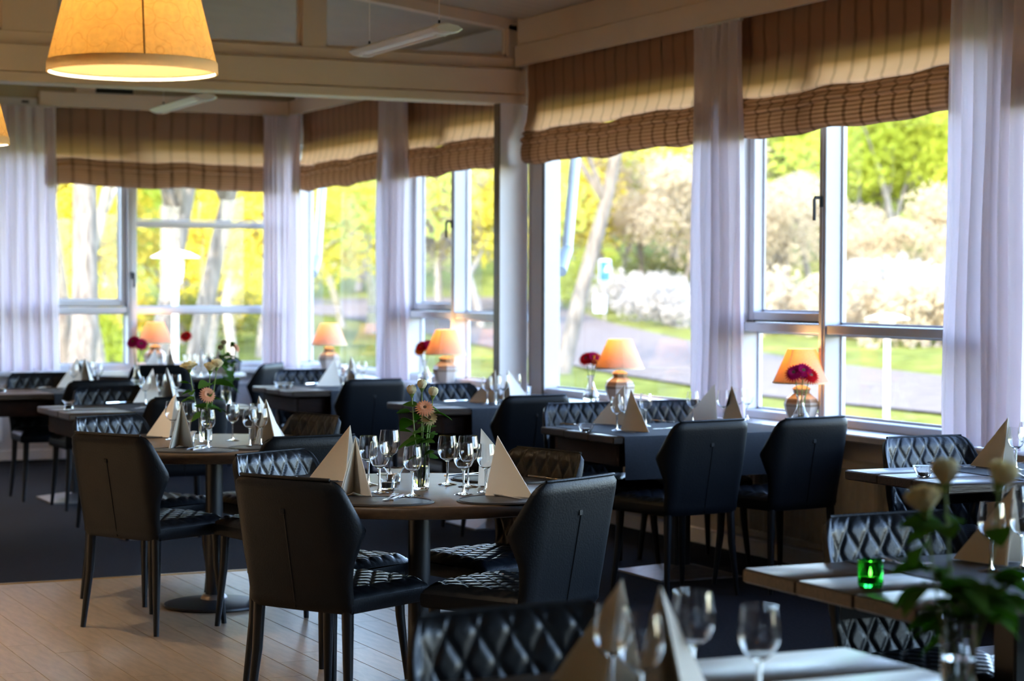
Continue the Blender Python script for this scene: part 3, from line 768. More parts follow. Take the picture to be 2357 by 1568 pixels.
chair((3.37, 13.34), (0, 1), 'black chair back at near side of the far curtain table', G2)
chair((3.24, 14.62), (0, -1), 'quilted chair below the left curtain, at the far curtain table', G2)
chair((4.42, 15.70), (.25, .9), 'black chair back in front of the end window round table', G1)
chair((5.36, 15.72), (-.72, .68), 'slanted blue black chair back below the corner curtain', G1)
chair((5.33, 17.02), (-.8, -.55), 'quilted chair right of the end window round table', G1)
chair((4.06, 16.80), (.85, -.35), 'dark chair left of the end window round table', G1)
chair((5.10, 12.88), (-.08, 1), 'black chair back at near side of the far bay table', G2)
chair((5.17, 14.52), (0, -1), 'quilted chair below the pink window lamp', G2)
chair((5.23, 10.68), (-.1, 1), 'black chair back left of the chairs at the covered table, near the white fin', G2)
chair((5.27, 12.16), (0, -1), 'quilted chair under the orange lamp beside the white fin', G2)
chair((5.035, 8.40), (-.15, .98), 'black chair back left of two side by side at the covered table', G2)
chair((5.61, 8.405), (-.15, .98), 'black chair back nearest the radiator at the covered table', G2)
chair((5.10, 9.93), (0, -1), 'quilted chair at the far side of the covered table, left end', G2)
chair((5.66, 9.95), (0, -1), 'quilted chair at the far side of the covered table, window end', G2)
chair((5.33, 7.19), (0, -1), 'blue lit quilted chair by the right curtain', G2)
chair((3.43, 4.80), (0, -1), 'quilted chair behind the green candle glass', G2)
chair((1.74, 3.70), (.04, -1), 'blurred quilted chair back at the bottom frame edge', G2)

# ================================================================ TABLE SETTINGS
def glass_maker(h, rr, rb, bowl_h):
    def mk():
        t = thing('wine_glass', 'x', 'wine glass')
        zb = h - bowl_h; w = .0011
        out = [(.004, zb), (.012, zb + .004), (rb * .72, zb + bowl_h * .16), (rb * .96, zb + bowl_h * .34), (rb, zb + bowl_h * .46), (rb * .97, zb + bowl_h * .66), (rr, h)]
        prof = out + [(r - w, z) for r, z in out[:0:-1]] + [(.0, zb + .0045)]
        prof = [(0, zb)] + prof
        MB().lathe(prof, 36).build('bowl', glass, t, ang=60)
        MB().lathe([(0, zb + .001), (.0055, zb + .0005), (.0042, zb - .014), (.0036, zb * .5), (.0042, .016), (.008, .008), (0, .008)], 16).build('stem', glass, t, ang=60)
        MB().lathe([(0, 0), (rb * .93, 0), (rb * .95, .0015), (rb * .6, .004), (.008, .0085), (0, .0088)], 36).build('foot', glass, t, ang=60)
        return t
    return mk
GL = {'w': glass_maker(.172, .0275, .0335, .090), 'r': glass_maker(.185, .033, .040, .102), 'm': glass_maker(.180, .0305, .0365, .096)}
def wineglass(p, k, label, z=TZ):
    place('glass_' + k, GL[k], (p[0], p[1], z + .0008), rnd.random() * 6, label, 'stemmed glasses on the tables')

def make_napkin():
    # paper napkin folded to a standing pyramid: two double sheets hanging from one ridge
    P, Rr = Vector((0, .05, .205)), Vector((0, -.12, 0)); t = thing('napkin', 'x', 'napkin')
    Lp, Q = Vector((-.056, .056, 0)), Vector((.056, .056, 0))
    def tri(a, b, c, bulge, th, inner=0.0):
        n = (b - a).cross(c - a).normalized()
        def fn(u, v):
            p = a + (b - a) * u * (1 - v * .999) + (c - a) * v
            k = u * (1 - v)
            return p + n * (bulge * math.sin(PI * min(1, u)) * (1 - v) + inner)
        # rows run from edge a-b to apex c
        return MB().sheet(fn, 8, 12, th)
    tri(Rr, Lp, P, .006, .0012).build('folded_sheet', napkin_m, t, ang=50)
    tri(Q, Rr, P, .006, .0012).build('folded_sheet', napkin_m, t, ang=50)
    a = Vector((-.049, .052, 0)); b = Vector((.049, .052, 0)); c = Vector((0, .045, .192)); r2 = Vector((0, -.106, .0))
    tri(r2, a, c, .003, .0012).build('inner_fold', napkin_m, t, ang=50)
    tri(b, r2, c, .003, .0012).build('inner_fold', napkin_m, t, ang=50)
    return t
def napkin(pg, rg, label, z=TZ):
    """pg: plan point under the peak; rg: plan point of the ridge's foot"""
    dx, dy = pg[0] - rg[0], pg[1] - rg[1]; a = math.atan2(dy, dx) - PI / 2; l = math.hypot(dx, dy)
    ux, uy = dx / l, dy / l
    place('napkin', make_napkin, (pg[0] - ux * .05, pg[1] - uy * .05, z + .0045), a, label, 'ivory napkins folded to pyramids')

def make_mat():
    t = thing('place_mat', 'x', 'place mat')
    MB().lathe([(0, 0), (.995, 0), (1, .0012), (1, .0028), (.99, .004), (0, .004)], 72).build('leather_disc', mat_m, t)
    ring = [(.955 * math.cos(k / 36 * PI), .955 * math.sin(k / 36 * PI), .0042) for k in range(73)]
    MB().tube(ring, .0025, 4, False).build('stitch_line', black_metal, t)
    return t
def pmat(p, label, a=.19, b=.14, rz=0.0, z=TZ):
    first = 'mat' not in PROTO
    o = place('mat', make_mat, (p[0], p[1], z + .0004), rz, label, 'dark leather place mats')
    o.scale = (a, b, 1)
def make_knife():
    t = thing('table_knife', 'x', 'knife')
    MB().add([(-.008, -.10, 0), (.008, -.10, 0), (.006, 0.0, 0), (-.006, 0.0, 0), (-.007, -.098, .006), (.007, -.098, .006), (.005, 0, .006), (-.005, 0, .006)],
             [(3, 2, 1, 0), (4, 5, 6, 7), (0, 1, 5, 4), (1, 2, 6, 5), (2, 3, 7, 6), (3, 0, 4, 7)]).build('handle', silver, t)
    v = [(-.006, 0, .001), (.005, 0, .001), (.009, .05, .001), (.007, .09, .001), (-.002, .105, .001), (-.006, .06, .001)]
    v += [(x * .9, y, .0035) for x, y, z in v]
    MB().add(v, [(5, 4, 3, 2, 1, 0), (6, 7, 8, 9, 10, 11)] + [(i, (i + 1) % 6, 6 + (i + 1) % 6, 6 + i) for i in range(6)]).build('blade', silver, t)
    return t
def make_fork():
    t = thing('table_fork', 'x', 'fork')
    def fn(u, v):
        y = -.10 + .155 * v; w = lerp([(0, .009), (.5, .005), (.75, .004), (.9, .009), (1, .012)], v)
        return ((2 * u - 1) * w, y, .003 + .008 * max(0, v - .6) * 2 * (1.3 - v))
    MB().sheet(fn, 2, 14, .002).build('handle', silver, t)
    mb = MB()
    for k in range(4):
        x = -.0095 + k * .0063
        mb.box(x - .0016, x + .0016, .052, .098, .003, .0052, .0005)
    mb.build('tines', silver, t)
    return t
def cut(kind, a, b, label, z=TZ + .0055):
    """a: handle end, b: tip, plan points"""
    dx, dy = b[0] - a[0], b[1] - a[1]
    place(kind, make_knife if kind == 'knife' else make_fork, ((a[0] + b[0]) / 2, (a[1] + b[1]) / 2, z), math.atan2(dy, dx) - PI / 2, label, 'silver cutlery')

def make_tealight():
    t = thing('tealight_holder', 'x', 'candle holder')
    MB().lathe([(0, 0), (.024, 0), (.026, .003), (.026, .032), (.030, .040), (.040, .056), (.0385, .0565), (.028, .041), (.0235, .033), (.0235, .006), (0, .006)], 32).build('glass_cup', glass, t, ang=50)
    c = MB().lathe([(0, .0065), (.021, .0065), (.021, .026), (0, .026)], 24).build('candle', wax, t)
    MB().tube([(0, 0, .026), (0, .001, .034)], .001, 5).build('wick', black_m, c)
    return t
def make_bowl():
    t = thing('glass_bowl', 'x', 'candle holder')
    MB().lathe([(0, 0), (.022, 0), (.026, .004), (.040, .030), (.044, .042), (.0425, .043), (.036, .030), (.022, .007), (0, .006)], 12, ph=.2).build('glass_cup', glass, t, ang=20)
    MB().lathe([(0, .0065), (.018, .0065), (.018, .018), (0, .018)], 24).build('candle', wax, t)
    return t
def tealight(p, label, kind='cup', z=TZ):
    place('tea_' + kind, make_tealight if kind == 'cup' else make_bowl, (p[0], p[1], z + .0008), 0, label, 'clear glass candle holders')

# ---- centre round table (T1)
pmat((3.029, 6.420), 'dark mat under the fork and napkin at front right of centre table', .20, .15, R(20))
pmat((2.587, 6.535), 'dark mat at front left of centre table with knife and fork ends', .20, .15, R(-35))
pmat((2.660, 7.387), 'dark mat with two knives, far left of centre table', .19, .15, R(35))
pmat((3.301, 7.074), 'dark mat at far right of the centre table', .20, .14, R(-55))
napkin((2.773, 7.264), (2.638, 7.397), 'large napkin with long slope, left of all glasses on centre table')
napkin((2.575, 6.696), (2.642, 6.896), 'napkin opening towards the viewer, front left of centre table')
napkin((3.152, 6.918), (3.282, 6.844), 'narrow pale napkin behind the rightmost glass of centre table')
napkin((3.056, 6.568), (3.128, 6.393), 'napkin with sharp vertical edge, front right of centre table')
GC = 'on centre table'
wineglass((2.780, 7.096), 'm', 'glass directly right of the left napkins, rear of its trio ' + GC)
wineglass((2.711, 6.815), 'm', 'glass in front of the clear tealight cup ' + GC)
wineglass((2.939, 7.286), 'r', 'large glass farthest back in the left trio ' + GC)
wineglass((2.772, 6.658), 'w', 'small glass standing alone in front of the rose vase ' + GC)
wineglass((3.052, 6.997), 'm', 'glass just right of the rose vase ' + GC)
wineglass((3.089, 6.892), 'r', 'large glass hidden behind a smaller one ' + GC)
wineglass((2.960, 6.642), 'm', 'front glass of the right trio ' + GC)
wineglass((3.063, 6.680), 'w', 'glass before the narrow pale napkin ' + GC)
tealight((2.784, 6.919), 'clear flared tealight cup nearest the left glasses of centre table')
tealight((2.896, 7.137), 'second clear tealight cup, just behind the first one')
cut('fork', (2.579, 6.463), (2.752, 6.732), 'fork lying with its handle to the viewer, front left mat')
cut('knife', (2.599, 6.454), (2.770, 6.708), 'knife beside the fork on the front left mat')
cut('fork', (3.067, 6.311), (3.019, 6.633), 'long fork under the front right napkin, centre table')
cut('knife', (2.538, 7.497), (2.688, 7.319), 'upper knife of the pair on the far left mat')
cut('knife', (2.531, 7.386), (2.619, 7.238), 'lower knife of the pair on the far left mat')
cut('knife', (3.163, 7.248), (3.326, 7.315), 'knife on the far right mat beside the glasses')
cut('knife', (3.467, 7.079), (3.491, 6.992), 'knife end right of the front right napkin')
# ---- left round table (T2)
pmat((2.642, 8.854), 'dark mat at front of the left round table', .20, .15, R(-30))
pmat((2.705, 9.790), 'dark mat beneath the sloping napkin of the left round table', .19, .14, R(30))
pmat((3.313, 9.353), 'dark mat at right side of the left round table', .18, .13, R(-40))
pmat((2.960, 8.878), 'dark mat under two glasses, left round table', .16, .13, R(10))
napkin((2.787, 9.633), (2.644, 9.816), 'large sloping napkin of the left round table')
napkin((2.622, 8.967), (2.707, 9.372), 'napkin with curled base before the gerbera, left round table')
napkin((3.100, 9.323), (3.237, 9.384), 'thin upright napkin edge right of the glasses, left round table')
napkin((3.038, 9.035), (3.277, 9.249), 'broad white napkin right of the glasses, left round table')
GL2 = 'on left round table'
wineglass((2.744, 9.531), 'm', 'glass half hidden by the curled napkin ' + GL2)
wineglass((2.818, 9.500), 'w', 'glass just right of the curled napkin ' + GL2)
wineglass((2.744, 8.969), 'w', 'glass in front of the gerbera vase ' + GL2)
wineglass((2.979, 9.344), 'w', 'glass standing alone right of the gerbera vase ' + GL2)
wineglass((2.931, 8.944), 'w', 'left glass of the front pair ' + GL2)
wineglass((2.992, 8.972), 'w', 'glass touching the broad napkin ' + GL2)
wineglass((3.085, 9.329), 'w', 'rear glass of the trio at the napkin ' + GL2)
tealight((2.736, 9.246), 'clear tealight cup beside the curled napkin')
cut('fork', (2.603, 8.871), (2.754, 9.045), 'fork at front edge of the left round table')
cut('knife', (2.620, 8.812), (2.759, 8.963), 'knife at front edge of the left round table')
cut('knife', (3.422, 9.307), (3.368, 9.421), 'knife right of the broad white napkin')
# ---- tealight table behind (T4)
napkin((3.491, 12.564), (3.387, 12.505), 'napkin behind a glass on the tealight table')
napkin((3.597, 12.625), (3.744, 12.775), 'white napkin right of the glasses on the tealight table')
wineglass((3.363, 12.269), 'w', 'glass in front of a napkin on the tealight table')
wineglass((3.538, 12.545), 'w', 'glass between the two napkins of the tealight table')
wineglass((3.609, 12.466), 'w', 'glass right of the napkins on the tealight table')
tealight((2.827, 11.974), 'flared tealight cup alone at the corner of its wooden table')
cut('knife', (3.202, 12.480), (3.318, 12.533), 'knife beside the quilted chair of the tealight table')
cut('fork', (3.150, 11.798), (3.289, 11.968), 'fork at front edge of the tealight table')
# ---- far curtain table (T3)
napkin((3.493, 14.532), (3.405, 14.500), 'left napkin of the far curtain table')
napkin((3.541, 14.513), (3.624, 14.613), 'right napkin of the far curtain table')
wineglass((3.414, 14.304), 'w', 'glass before the left napkin, far curtain table')
wineglass((3.598, 14.360), 'w', 'glass right of both napkins, far curtain table')
wineglass((3.632, 14.745), 'w', 'glass behind the right napkin, far curtain table')
tealight((2.862, 14.028), 'tealight cup at the left frame edge')
cut('knife', (3.211, 14.447), (3.310, 14.538), 'knife on the far curtain table')
cut('fork', (3.250, 14.055), (3.364, 14.260), 'fork on the far curtain table')
# ---- end window round table (T5)
napkin((4.571, 16.373), (4.355, 16.285), 'broad napkin before the lamp of the end window')
napkin((4.726, 16.487), (4.779, 16.825), 'slim napkin right of the end window lamp')
napkin((5.040, 16.195), (5.076, 16.010), 'napkin at right side of the end window table')
napkin((5.057, 16.720), (5.064, 16.536), 'pale napkin among glasses of the end window table')
wineglass((4.534, 16.050), 'w', 'glass before the slim napkin, end window table')
wineglass((4.776, 16.040), 'w', 'left glass of the cluster, end window table')
wineglass((4.773, 15.794), 'w', 'front glass of the cluster, end window table')
wineglass((4.927, 16.067), 'w', 'right glass of the cluster, end window table')
# ---- far bay table (T6)
napkin((5.247, 14.047), (5.144, 14.019), 'napkin under the pink window lamp')
napkin((5.397, 14.126), (5.468, 14.168), 'slim napkin among glasses of the far bay table')
wineglass((5.208, 13.794), 'w', 'front left glass of the far bay table')
wineglass((5.381, 13.995), 'w', 'middle glass of the far bay table')
wineglass((5.500, 14.155), 'w', 'right glass of the far bay table')
tealight((4.778, 13.897), 'left clear bowl of a pair on the far bay table', 'bowl')
tealight((4.823, 13.879), 'right clear bowl of a pair on the far bay table', 'bowl')
cut('knife', (5.123, 14.302), (5.254, 14.392), 'knife on the far bay table')
# ---- table before the fin (T7)
napkin((5.422, 11.687), (5.301, 11.786), 'curled napkin left of glasses, table before the fin')
napkin((5.492, 11.659), (5.606, 11.664), 'upright napkin against the white fin')
wineglass((5.297, 11.538), 'w', 'left glass of the row before the white fin')
wineglass((5.308, 11.436), 'm', 'middle glass of the row before the white fin')
wineglass((5.408, 11.542), 'm', 'right glass of the row before the white fin')
wineglass((5.601, 11.769), 'w', 'glass behind the upright napkin at the fin')
cut('knife', (5.179, 11.886), (5.319, 11.934), 'knife on the table before the fin')
# ---- covered table for four (T8)
napkin((5.214, 9.623), (5.083, 9.713), 'napkin sloping left, behind two glasses of the covered table')
napkin((5.028, 9.210), (5.039, 9.040), 'napkin with upright left edge, left end of the covered table')
napkin((5.765, 9.619), (5.628, 9.675), 'napkin sloping left, window end of the covered table')
napkin((5.758, 9.435), (5.722, 9.127), 'napkin sloping right, window end of the covered table')
GC8 = 'on covered table'
wineglass((4.963, 9.237), 'w', 'leftmost slim glass ' + GC8)
wineglass((5.045, 9.305), 'm', 'glass just left of the upright napkin ' + GC8)
wineglass((5.253, 9.462), 'w', 'dark looking glass right of the upright napkin ' + GC8)
wineglass((5.583, 9.544), 'w', 'glass at the foot of the left sloping napkin ' + GC8)
wineglass((5.718, 9.452), 'm', 'glass between the two window end napkins ' + GC8)
wineglass((5.998, 9.755), 'w', 'glass partly behind the right sloping napkin ' + GC8)
wineglass((6.004, 9.674), 'w', 'glass nearest the window ' + GC8)
tealight((4.776, 9.215), 'clear bowl at left end of the covered table', 'bowl')
cut('knife', (4.913, 9.711), (4.958, 9.585), 'knife at left end of the covered table')
cut('fork', (4.931, 8.988), (4.930, 9.184), 'fork below the slim glasses, covered table')
cut('knife', (5.495, 9.806), (5.519, 9.645), 'knife behind the near chair, covered table')
cut('fork', (5.214, 9.200), (5.271, 9.211), 'fork tip beside the near chair, covered table')
# ---- table by the right curtain (T9)
napkin((5.390, 6.701), (5.321, 6.860), 'tall napkin below the right curtain')
wineglass((5.394, 6.656), 'w', 'glass right of the tall napkin at the frame edge')
wineglass((5.618, 6.867), 'w', 'glass cut by the right frame edge')
tealight((4.866, 6.556), 'clear bowl on the table by the right curtain', 'bowl')
cut('knife', (5.230, 7.033), (5.233, 6.789), 'upper knife on the table by the right curtain')
cut('fork', (5.166, 6.883), (5.234, 6.746), 'lower fork beside the knife, right curtain table')
cut('fork', (5.157, 6.277), (5.281, 6.538), 'fork below the frame edge glass')
# ---- table with the green candle glass (T10)
napkin((3.544, 4.379), (3.485, 4.480), 'napkin behind a wine glass, green candle table')
wineglass((3.405, 4.296), 'm', 'glass before the napkin, behind the white roses')
wineglass((3.523, 4.315), 'm', 'glass at frame edge on the green candle table')
wineglass((3.720, 4.593), 'r', 'glass behind the napkin of the green candle table')
cut('knife', (3.285, 4.646), (3.261, 4.422), 'knife nearest the green candle glass')
cut('fork', (3.326, 4.647), (3.315, 4.416), 'fork behind the knife near the green candle glass')
cut('fork', (3.327, 4.045), (3.422, 4.219), 'fork at right edge of the green candle table')
t = thing('candle_glass', 'emerald green glass with lit candle on bare wood', 'candle holder', (*(2.966, 4.206), TZ + .0008))
MB().lathe([(0, 0), (.027, 0), (.029, .002), (.0325, .066), (.0305, .067), (.027, .012), (0, .010)], 32).build('glass_cup', green_glass, t, ang=50)
c = MB().lathe([(0, .011), (.024, .011), (.024, .028), (0, .028)], 24).build('candle', wax, t)
for k in range(16):
    a = k * PI / 8
    MB().tube([(.0292 * math.cos(a), .0292 * math.sin(a), .004), (.0305 * math.cos(a), .0305 * math.sin(a), .022)], .0016, 5).build('glass_rib', green_glass, t)
MB().lathe([(0, .028), (.003, .032), (.0035, .038), (0, .05)], 8).build('flame', flame_m, c)
# ---- nearest table (T11)
pmat((1.66, 3.27), 'blurred dark mat at the bottom frame edge', .20, .15, R(5))
napkin((1.772, 3.276), (1.709, 3.435), 'blurred left napkin at the bottom frame edge')
napkin((1.793, 3.174), (2.003, 3.294), 'blurred right napkin at the bottom frame edge')
wineglass((1.723, 3.222), 'w', 'blurred glass across the left napkin, nearest table')
wineglass((1.689, 3.056), 'r', 'blurred gold rimmed glass between both napkins, nearest table')
wineglass((1.895, 3.235), 'r', 'blurred glass behind the right napkin, nearest table')
wineglass((1.930, 3.066), 'm', 'blurred glass alone on bare wood, nearest table')
cut('knife', (1.50, 3.30), (1.66, 3.34), 'blurred knife on the bottom mat')
cut('fork', (1.52, 3.26), (1.68, 3.30), 'blurred fork on the bottom mat')

# ================================================================ WINDOW LAMPS
def make_lamp():
    t = thing('table_lamp', 'x', 'table lamp')
    body = [(0, 0), (.060, 0), (.063, .006), (.072, .03), (.092, .09), (.095, .115), (.084, .142), (.054, .165), (.044, .172), (.046, .186), (.052, .192), (.046, .200), (.020, .212), (0, .214)]
    b = MB().lathe(body, 8, ph=PI / 8).build('lamp_body', ceramic_m, t, ang=25)
    MB().lathe([(.007, .205), (.007, .262), (0, .262)], 10).build('neck', steel, t)
    MB().lathe([(0, .26), (.016, .27), (.024, .295), (.016, .325), (0, .33)], 14).build('bulb', bulb_m, t)
    s = MB().lathe([(.150, .225), (.152, .2255), (.0735, .405), (.0715, .405)], 56, closed=True).build('lamp_shade', linen_m, t)
    MB().tube([(.1525, 0, .226), (.0745, 0, .405)], .0018, 5).build('shade_seam', shade_trim, s)
    MB().lathe([(.1505, .222), (.1535, .222), (.1525, .232), (.1505, .232)], 48, closed=True).build('shade_hem', shade_trim, s)
    for k in range(3):
        a = k * 2 * PI / 3
        MB().tube([(.006, 0, .255), (.0735 * math.cos(a), .0735 * math.sin(a), .398)], .0015, 5).build('spider_arm', steel, t)
    return t
def lamp(x, y, z, rz, label):
    place('lamp', make_lamp, (x, y, z), rz, label, 'stoneware window lamps')
    d = bpy.data.lights.new('lamp_bulb', 'POINT'); d.energy = LAMP; d.color = (1, .58, .22); d.shadow_soft_size = .026
    l = bpy.data.objects.new('lamp_bulb', d); COL.objects.link(l); l.location = (x, y, z + .365)
LAMP = 0.9
lamp(6.10, 9.29, .746, R(200), 'lit lamp behind magenta flowers below the black window handle')
lamp(6.10, 11.32, .746, R(250), 'lit lamp right of the white fin')
lamp(6.10, 14.02, .746, R(230), 'lit lamp with orange shade left of the white fin')
lamp(6.10, 16.48, .746, R(120), 'lit lamp with pinkish shade in the far bay')
lamp(4.86, 17.42, .746, R(100), 'lit lamp with coral shade before the end window')

# ================================================================ VASES AND FLOWERS
def make_bulb_vase():
    t = thing('bulb_vase', 'x', 'vase')
    o = [(.0, 0), (.034, 0), (.046, .012), (.052, .034), (.046, .058), (.028, .088), (.019, .115), (.018, .150), (.026, .170)]
    prof = o + [(r - .0018, z + .002) for r, z in o[:1:-1]] + [(0, .006)]
    MB().lathe(prof, 32).build('glass_body', glass, t, ang=60)
    MB().lathe([(0, .007), (.040, .010), (.049, .034), (.0435, .056), (.034, .072), (0, .072)], 28).build('water', water, t, ang=60)
    return t
def make_tube_vase():
    t = thing('tube_vase', 'x', 'vase')
    o = [(0, 0), (.026, 0), (.029, .004), (.031, .06), (.032, .16)]
    MB().lathe(o + [(.0302, .16), (.0292, .06), (.026, .012), (0, .010)], 32).build('glass_body', glass, t, ang=60)
    MB().lathe([(0, .0105), (.0255, .013), (.0285, .06), (.0288, .085), (0, .085)], 28).build('water', water, t, ang=60)
    return t
def vase(kind, p, z, label):
    place('vase_' + kind, make_bulb_vase if kind == 'bulb' else make_tube_vase, (p[0], p[1], z + .0008), 0, label, 'clear glass vases')
def bez(a, b, bend, n=8):
    a, b = Vector(a), Vector(b); m = (a + b) / 2 + Vector(bend)
    return [(a * (1 - k / n) ** 2 + m * 2 * (k / n) * (1 - k / n) + b * (k / n) ** 2) for k in range(n + 1)]
def leaf_mesh(l, w, droop, name='leaf'):
    def fn(u, v):
        ww = w * math.sin(PI * min(1, v * .92 + .06)) ** .8
        x = (2 * u - 1) * ww
        return (x, l * v, .12 * abs(x) - droop * v * v * l)
    return MB().sheet(fn, 4, 8, .0006).mesh(name, leaf_m, True, 60)
LEAF = [leaf_mesh(.05, .018, .5), leaf_mesh(.06, .021, .9), leaf_mesh(.042, .016, .3)]
def aim(o, d, roll=0.0):
    q = Vector(d).to_track_quat('Y', 'Z'); o.rotation_euler = (q @ Matrix.Rotation(roll, 4, 'Y').to_quaternion()).to_euler()
def rose_head(pet, openness):
    mb = MB()
    for ring, (n, R0, h) in enumerate(((3, .007, .036), (4, .011, .036), (5, .0145, .034), (6, .017, .030))):
        fl = openness * (.25 + .35 * ring)
        for k in range(n):
            a = 2 * PI * k / n + ring * .7
            def fn(u, v, a=a, R0=R0, h=h, fl=fl):
                th = a + (u - .5) * 2.4 * (1 - .35 * v)
                r = R0 * math.sin(PI * (.12 + .58 * v)) + fl * v * v * v * .018
                return (r * math.cos(th), r * math.sin(th), h * v * (1 - .2 * fl * v) - .006 * (2 * u - 1) ** 2 * v)
            mb.sheet(fn, 5, 6, .0006)
    return mb.mesh('bloom', pet, True, 60)
def gerbera_head(pet):
    mb = MB()
    for ring, (n, l, lift) in enumerate(((20, .036, .10), (18, .031, .32), (12, .018, .6))):
        for k in range(n):
            a = 2 * PI * k / n + ring * .15
            def fn(u, v, a=a, l=l, lift=lift, ring=ring):
                w = .0048 * math.sin(PI * (v * .8 + .15)); rr = .006 + l * v
                x, y = rr, (2 * u - 1) * w
                return (x * math.cos(a) - y * math.sin(a), x * math.sin(a) + y * math.cos(a), .004 * ring + lift * l * v - .25 * l * v * v)
            mb.sheet(fn, 2, 4, .0005)
    return mb.mesh('bloom', pet, True, 60)
HEAD = {}
def head(kind, pet, op=.5):
    k = (kind, pet.name, op)
    if k not in HEAD: HEAD[k] = rose_head(pet, op) if kind == 'rose' else gerbera_head(pet)
    return HEAD[k]
EYE = MB().lathe([(0, -.006), (.006, -.004), (.011, .003), (.009, .009), (0, .011)], 14).mesh('flower_eye', flower_eye)
SEPAL = MB().lathe([(0, -.012), (.004, -.010), (.007, -.002), (.011, .004), (.0, .002)], 8).mesh('sepal', green_stem)
def flower(kind, pet, base, tip, bend, face, label, group, leaves=0, op=.5, scale=1.0, leaf_lo=.35):
    name = 'rose' if kind == 'rose' else 'gerbera'
    base = Vector(base); tipv = Vector(tip) - base
    t = thing(name, label, 'flower', base, 0, group)
    pts = bez((0, 0, 0), tipv, bend)
    st = MB().tube(pts, .0021 if kind == 'rose' else .0028, 6).build('stem', green_stem, t)
    h = link('bloom', head(kind, pet, op), t, tipv); h.scale = (scale,) * 3
    h.rotation_euler = Vector(face).to_track_quat('Z', 'Y').to_euler()
    if kind == 'rose':
        link('sepal', SEPAL, h)
    else: link('flower_eye', EYE, h)
    for k in range(leaves):
        f = leaf_lo + (.9 - leaf_lo) * rnd.random(); i = int(f * 8); p = pts[i]
        a = rnd.random() * 6.28; d = Vector((math.cos(a), math.sin(a), .1 + .5 * rnd.random()))
        lf = link('leaf', LEAF[rnd.randrange(3)], t, p + d * .012); aim(lf, d, rnd.uniform(-.6, .6)); s = rnd.uniform(.95, 1.4); lf.scale = (s, s, s)
        MB().tube([p, p + d * .014], .0012, 5).build('leaf_stalk', green_stem, lf).matrix_parent_inverse = lf.matrix_basis.inverted()
    return t
def at(px_xy, z): return (px_xy[0], px_xy[1], z)

# centre table roses
vx, vy = (2.888, 6.857)
vase('tube', (vx, vy), TZ, 'clear tube vase with green leaves in water on centre table')
for k, (dx, dz, lab, op, n) in enumerate(((-.033, .342, 'cream rosebud leaning left, centre table vase', .1, 7), (.003, .362, 'tallest cream rosebud of the centre table vase', .1, 7), (.042, .336, 'cream rosebud leaning right, centre table vase', .15, 7))):
    rx, ry = .904 * dx, -.428 * dx
    flower('rose', cream_pet, (vx + rx * .1, vy + ry * .1, TZ + .014), (vx + rx, vy + ry, TZ + dz), (rx * .3, ry * .3, .05), (rx * 2, ry * 2 - .02, 1), lab, 'roses in the centre vase', n, op, 1.0, .25)
flower('gerbera', peach_pet, (vx - .004, vy + .006, TZ + .014), (vx + .006, vy - .02, TZ + .295), (0, 0, .02), (-.25, -.7, .55), 'apricot gerbera below the cream rosebuds', 'roses in the centre vase', 0, scale=.85)
flower('gerbera', fade_pet, (vx + .006, vy + .002, TZ + .014), (vx + .02, vy - .025, TZ + .262), (0, 0, .02), (-.1, -.8, .0), 'faded yellow gerbera under the apricot one', 'roses in the centre vase', 3, scale=.8)
# left round table
vx, vy = (2.838, 9.316)
vase('tube', (vx, vy), TZ, 'clear tube vase on the left round table')
for dx, dz, lab, op in ((-.075, .335, 'open cream rose leaning left, left round table', .9), (.022, .330, 'cream rose in the middle, left round table', .5), (.052, .345, 'upright cream rose at right, left round table', .4)):
    rx, ry = .9 * dx, -.43 * dx
    flower('rose', cream_pet, (vx + rx * .1, vy + ry * .1, TZ + .014), (vx + rx, vy + ry, TZ + dz), (rx * .2, ry * .2, .04), (rx * 2, ry * 2 - .1, 1), lab, 'flowers in the left round table vase', 6, op, 1.25, .3)
flower('gerbera', peach_pet, (vx, vy, TZ + .014), (vx - .005, vy - .05, TZ + .222), (0, 0, .03), (.05, -.9, .35), 'round peach gerbera facing the viewer', 'flowers in the left round table vase', 8, scale=.95, leaf_lo=.5)
# tealight table, right end: vase with fading flowers
vx, vy = 3.80, 12.05
vase('tube', (vx, vy), TZ, 'clear tube vase at the right end of the tealight table')
for dx, dz, k, pet, lab in ((-.03, .34, 'rose', fade_pet, 'faded small rose at left of the tealight table vase'), (-.015, .37, 'rose', fade_pet, 'tallest faded rose of the tealight table vase'), (.06, .35, 'gerbera', peach_pet, 'drooping peach gerbera at right of the tealight table vase'), (.03, .36, 'rose', leaf_m, 'green budded stem of the tealight table vase'), (.005, .225, 'gerbera', white_pet, 'white flower low in the tealight table vase')):
    rx, ry = .9 * dx, -.43 * dx
    flower(k, pet, (vx + rx * .1, vy + ry * .1, TZ + .014), (vx + rx, vy + ry, TZ + dz), (rx * .2, ry * .2, .04), (rx * 12 + .02, -.5, .5), lab, 'flowers in the tealight table vase', 8 if k == 'rose' else 2, .4, .8, .4)
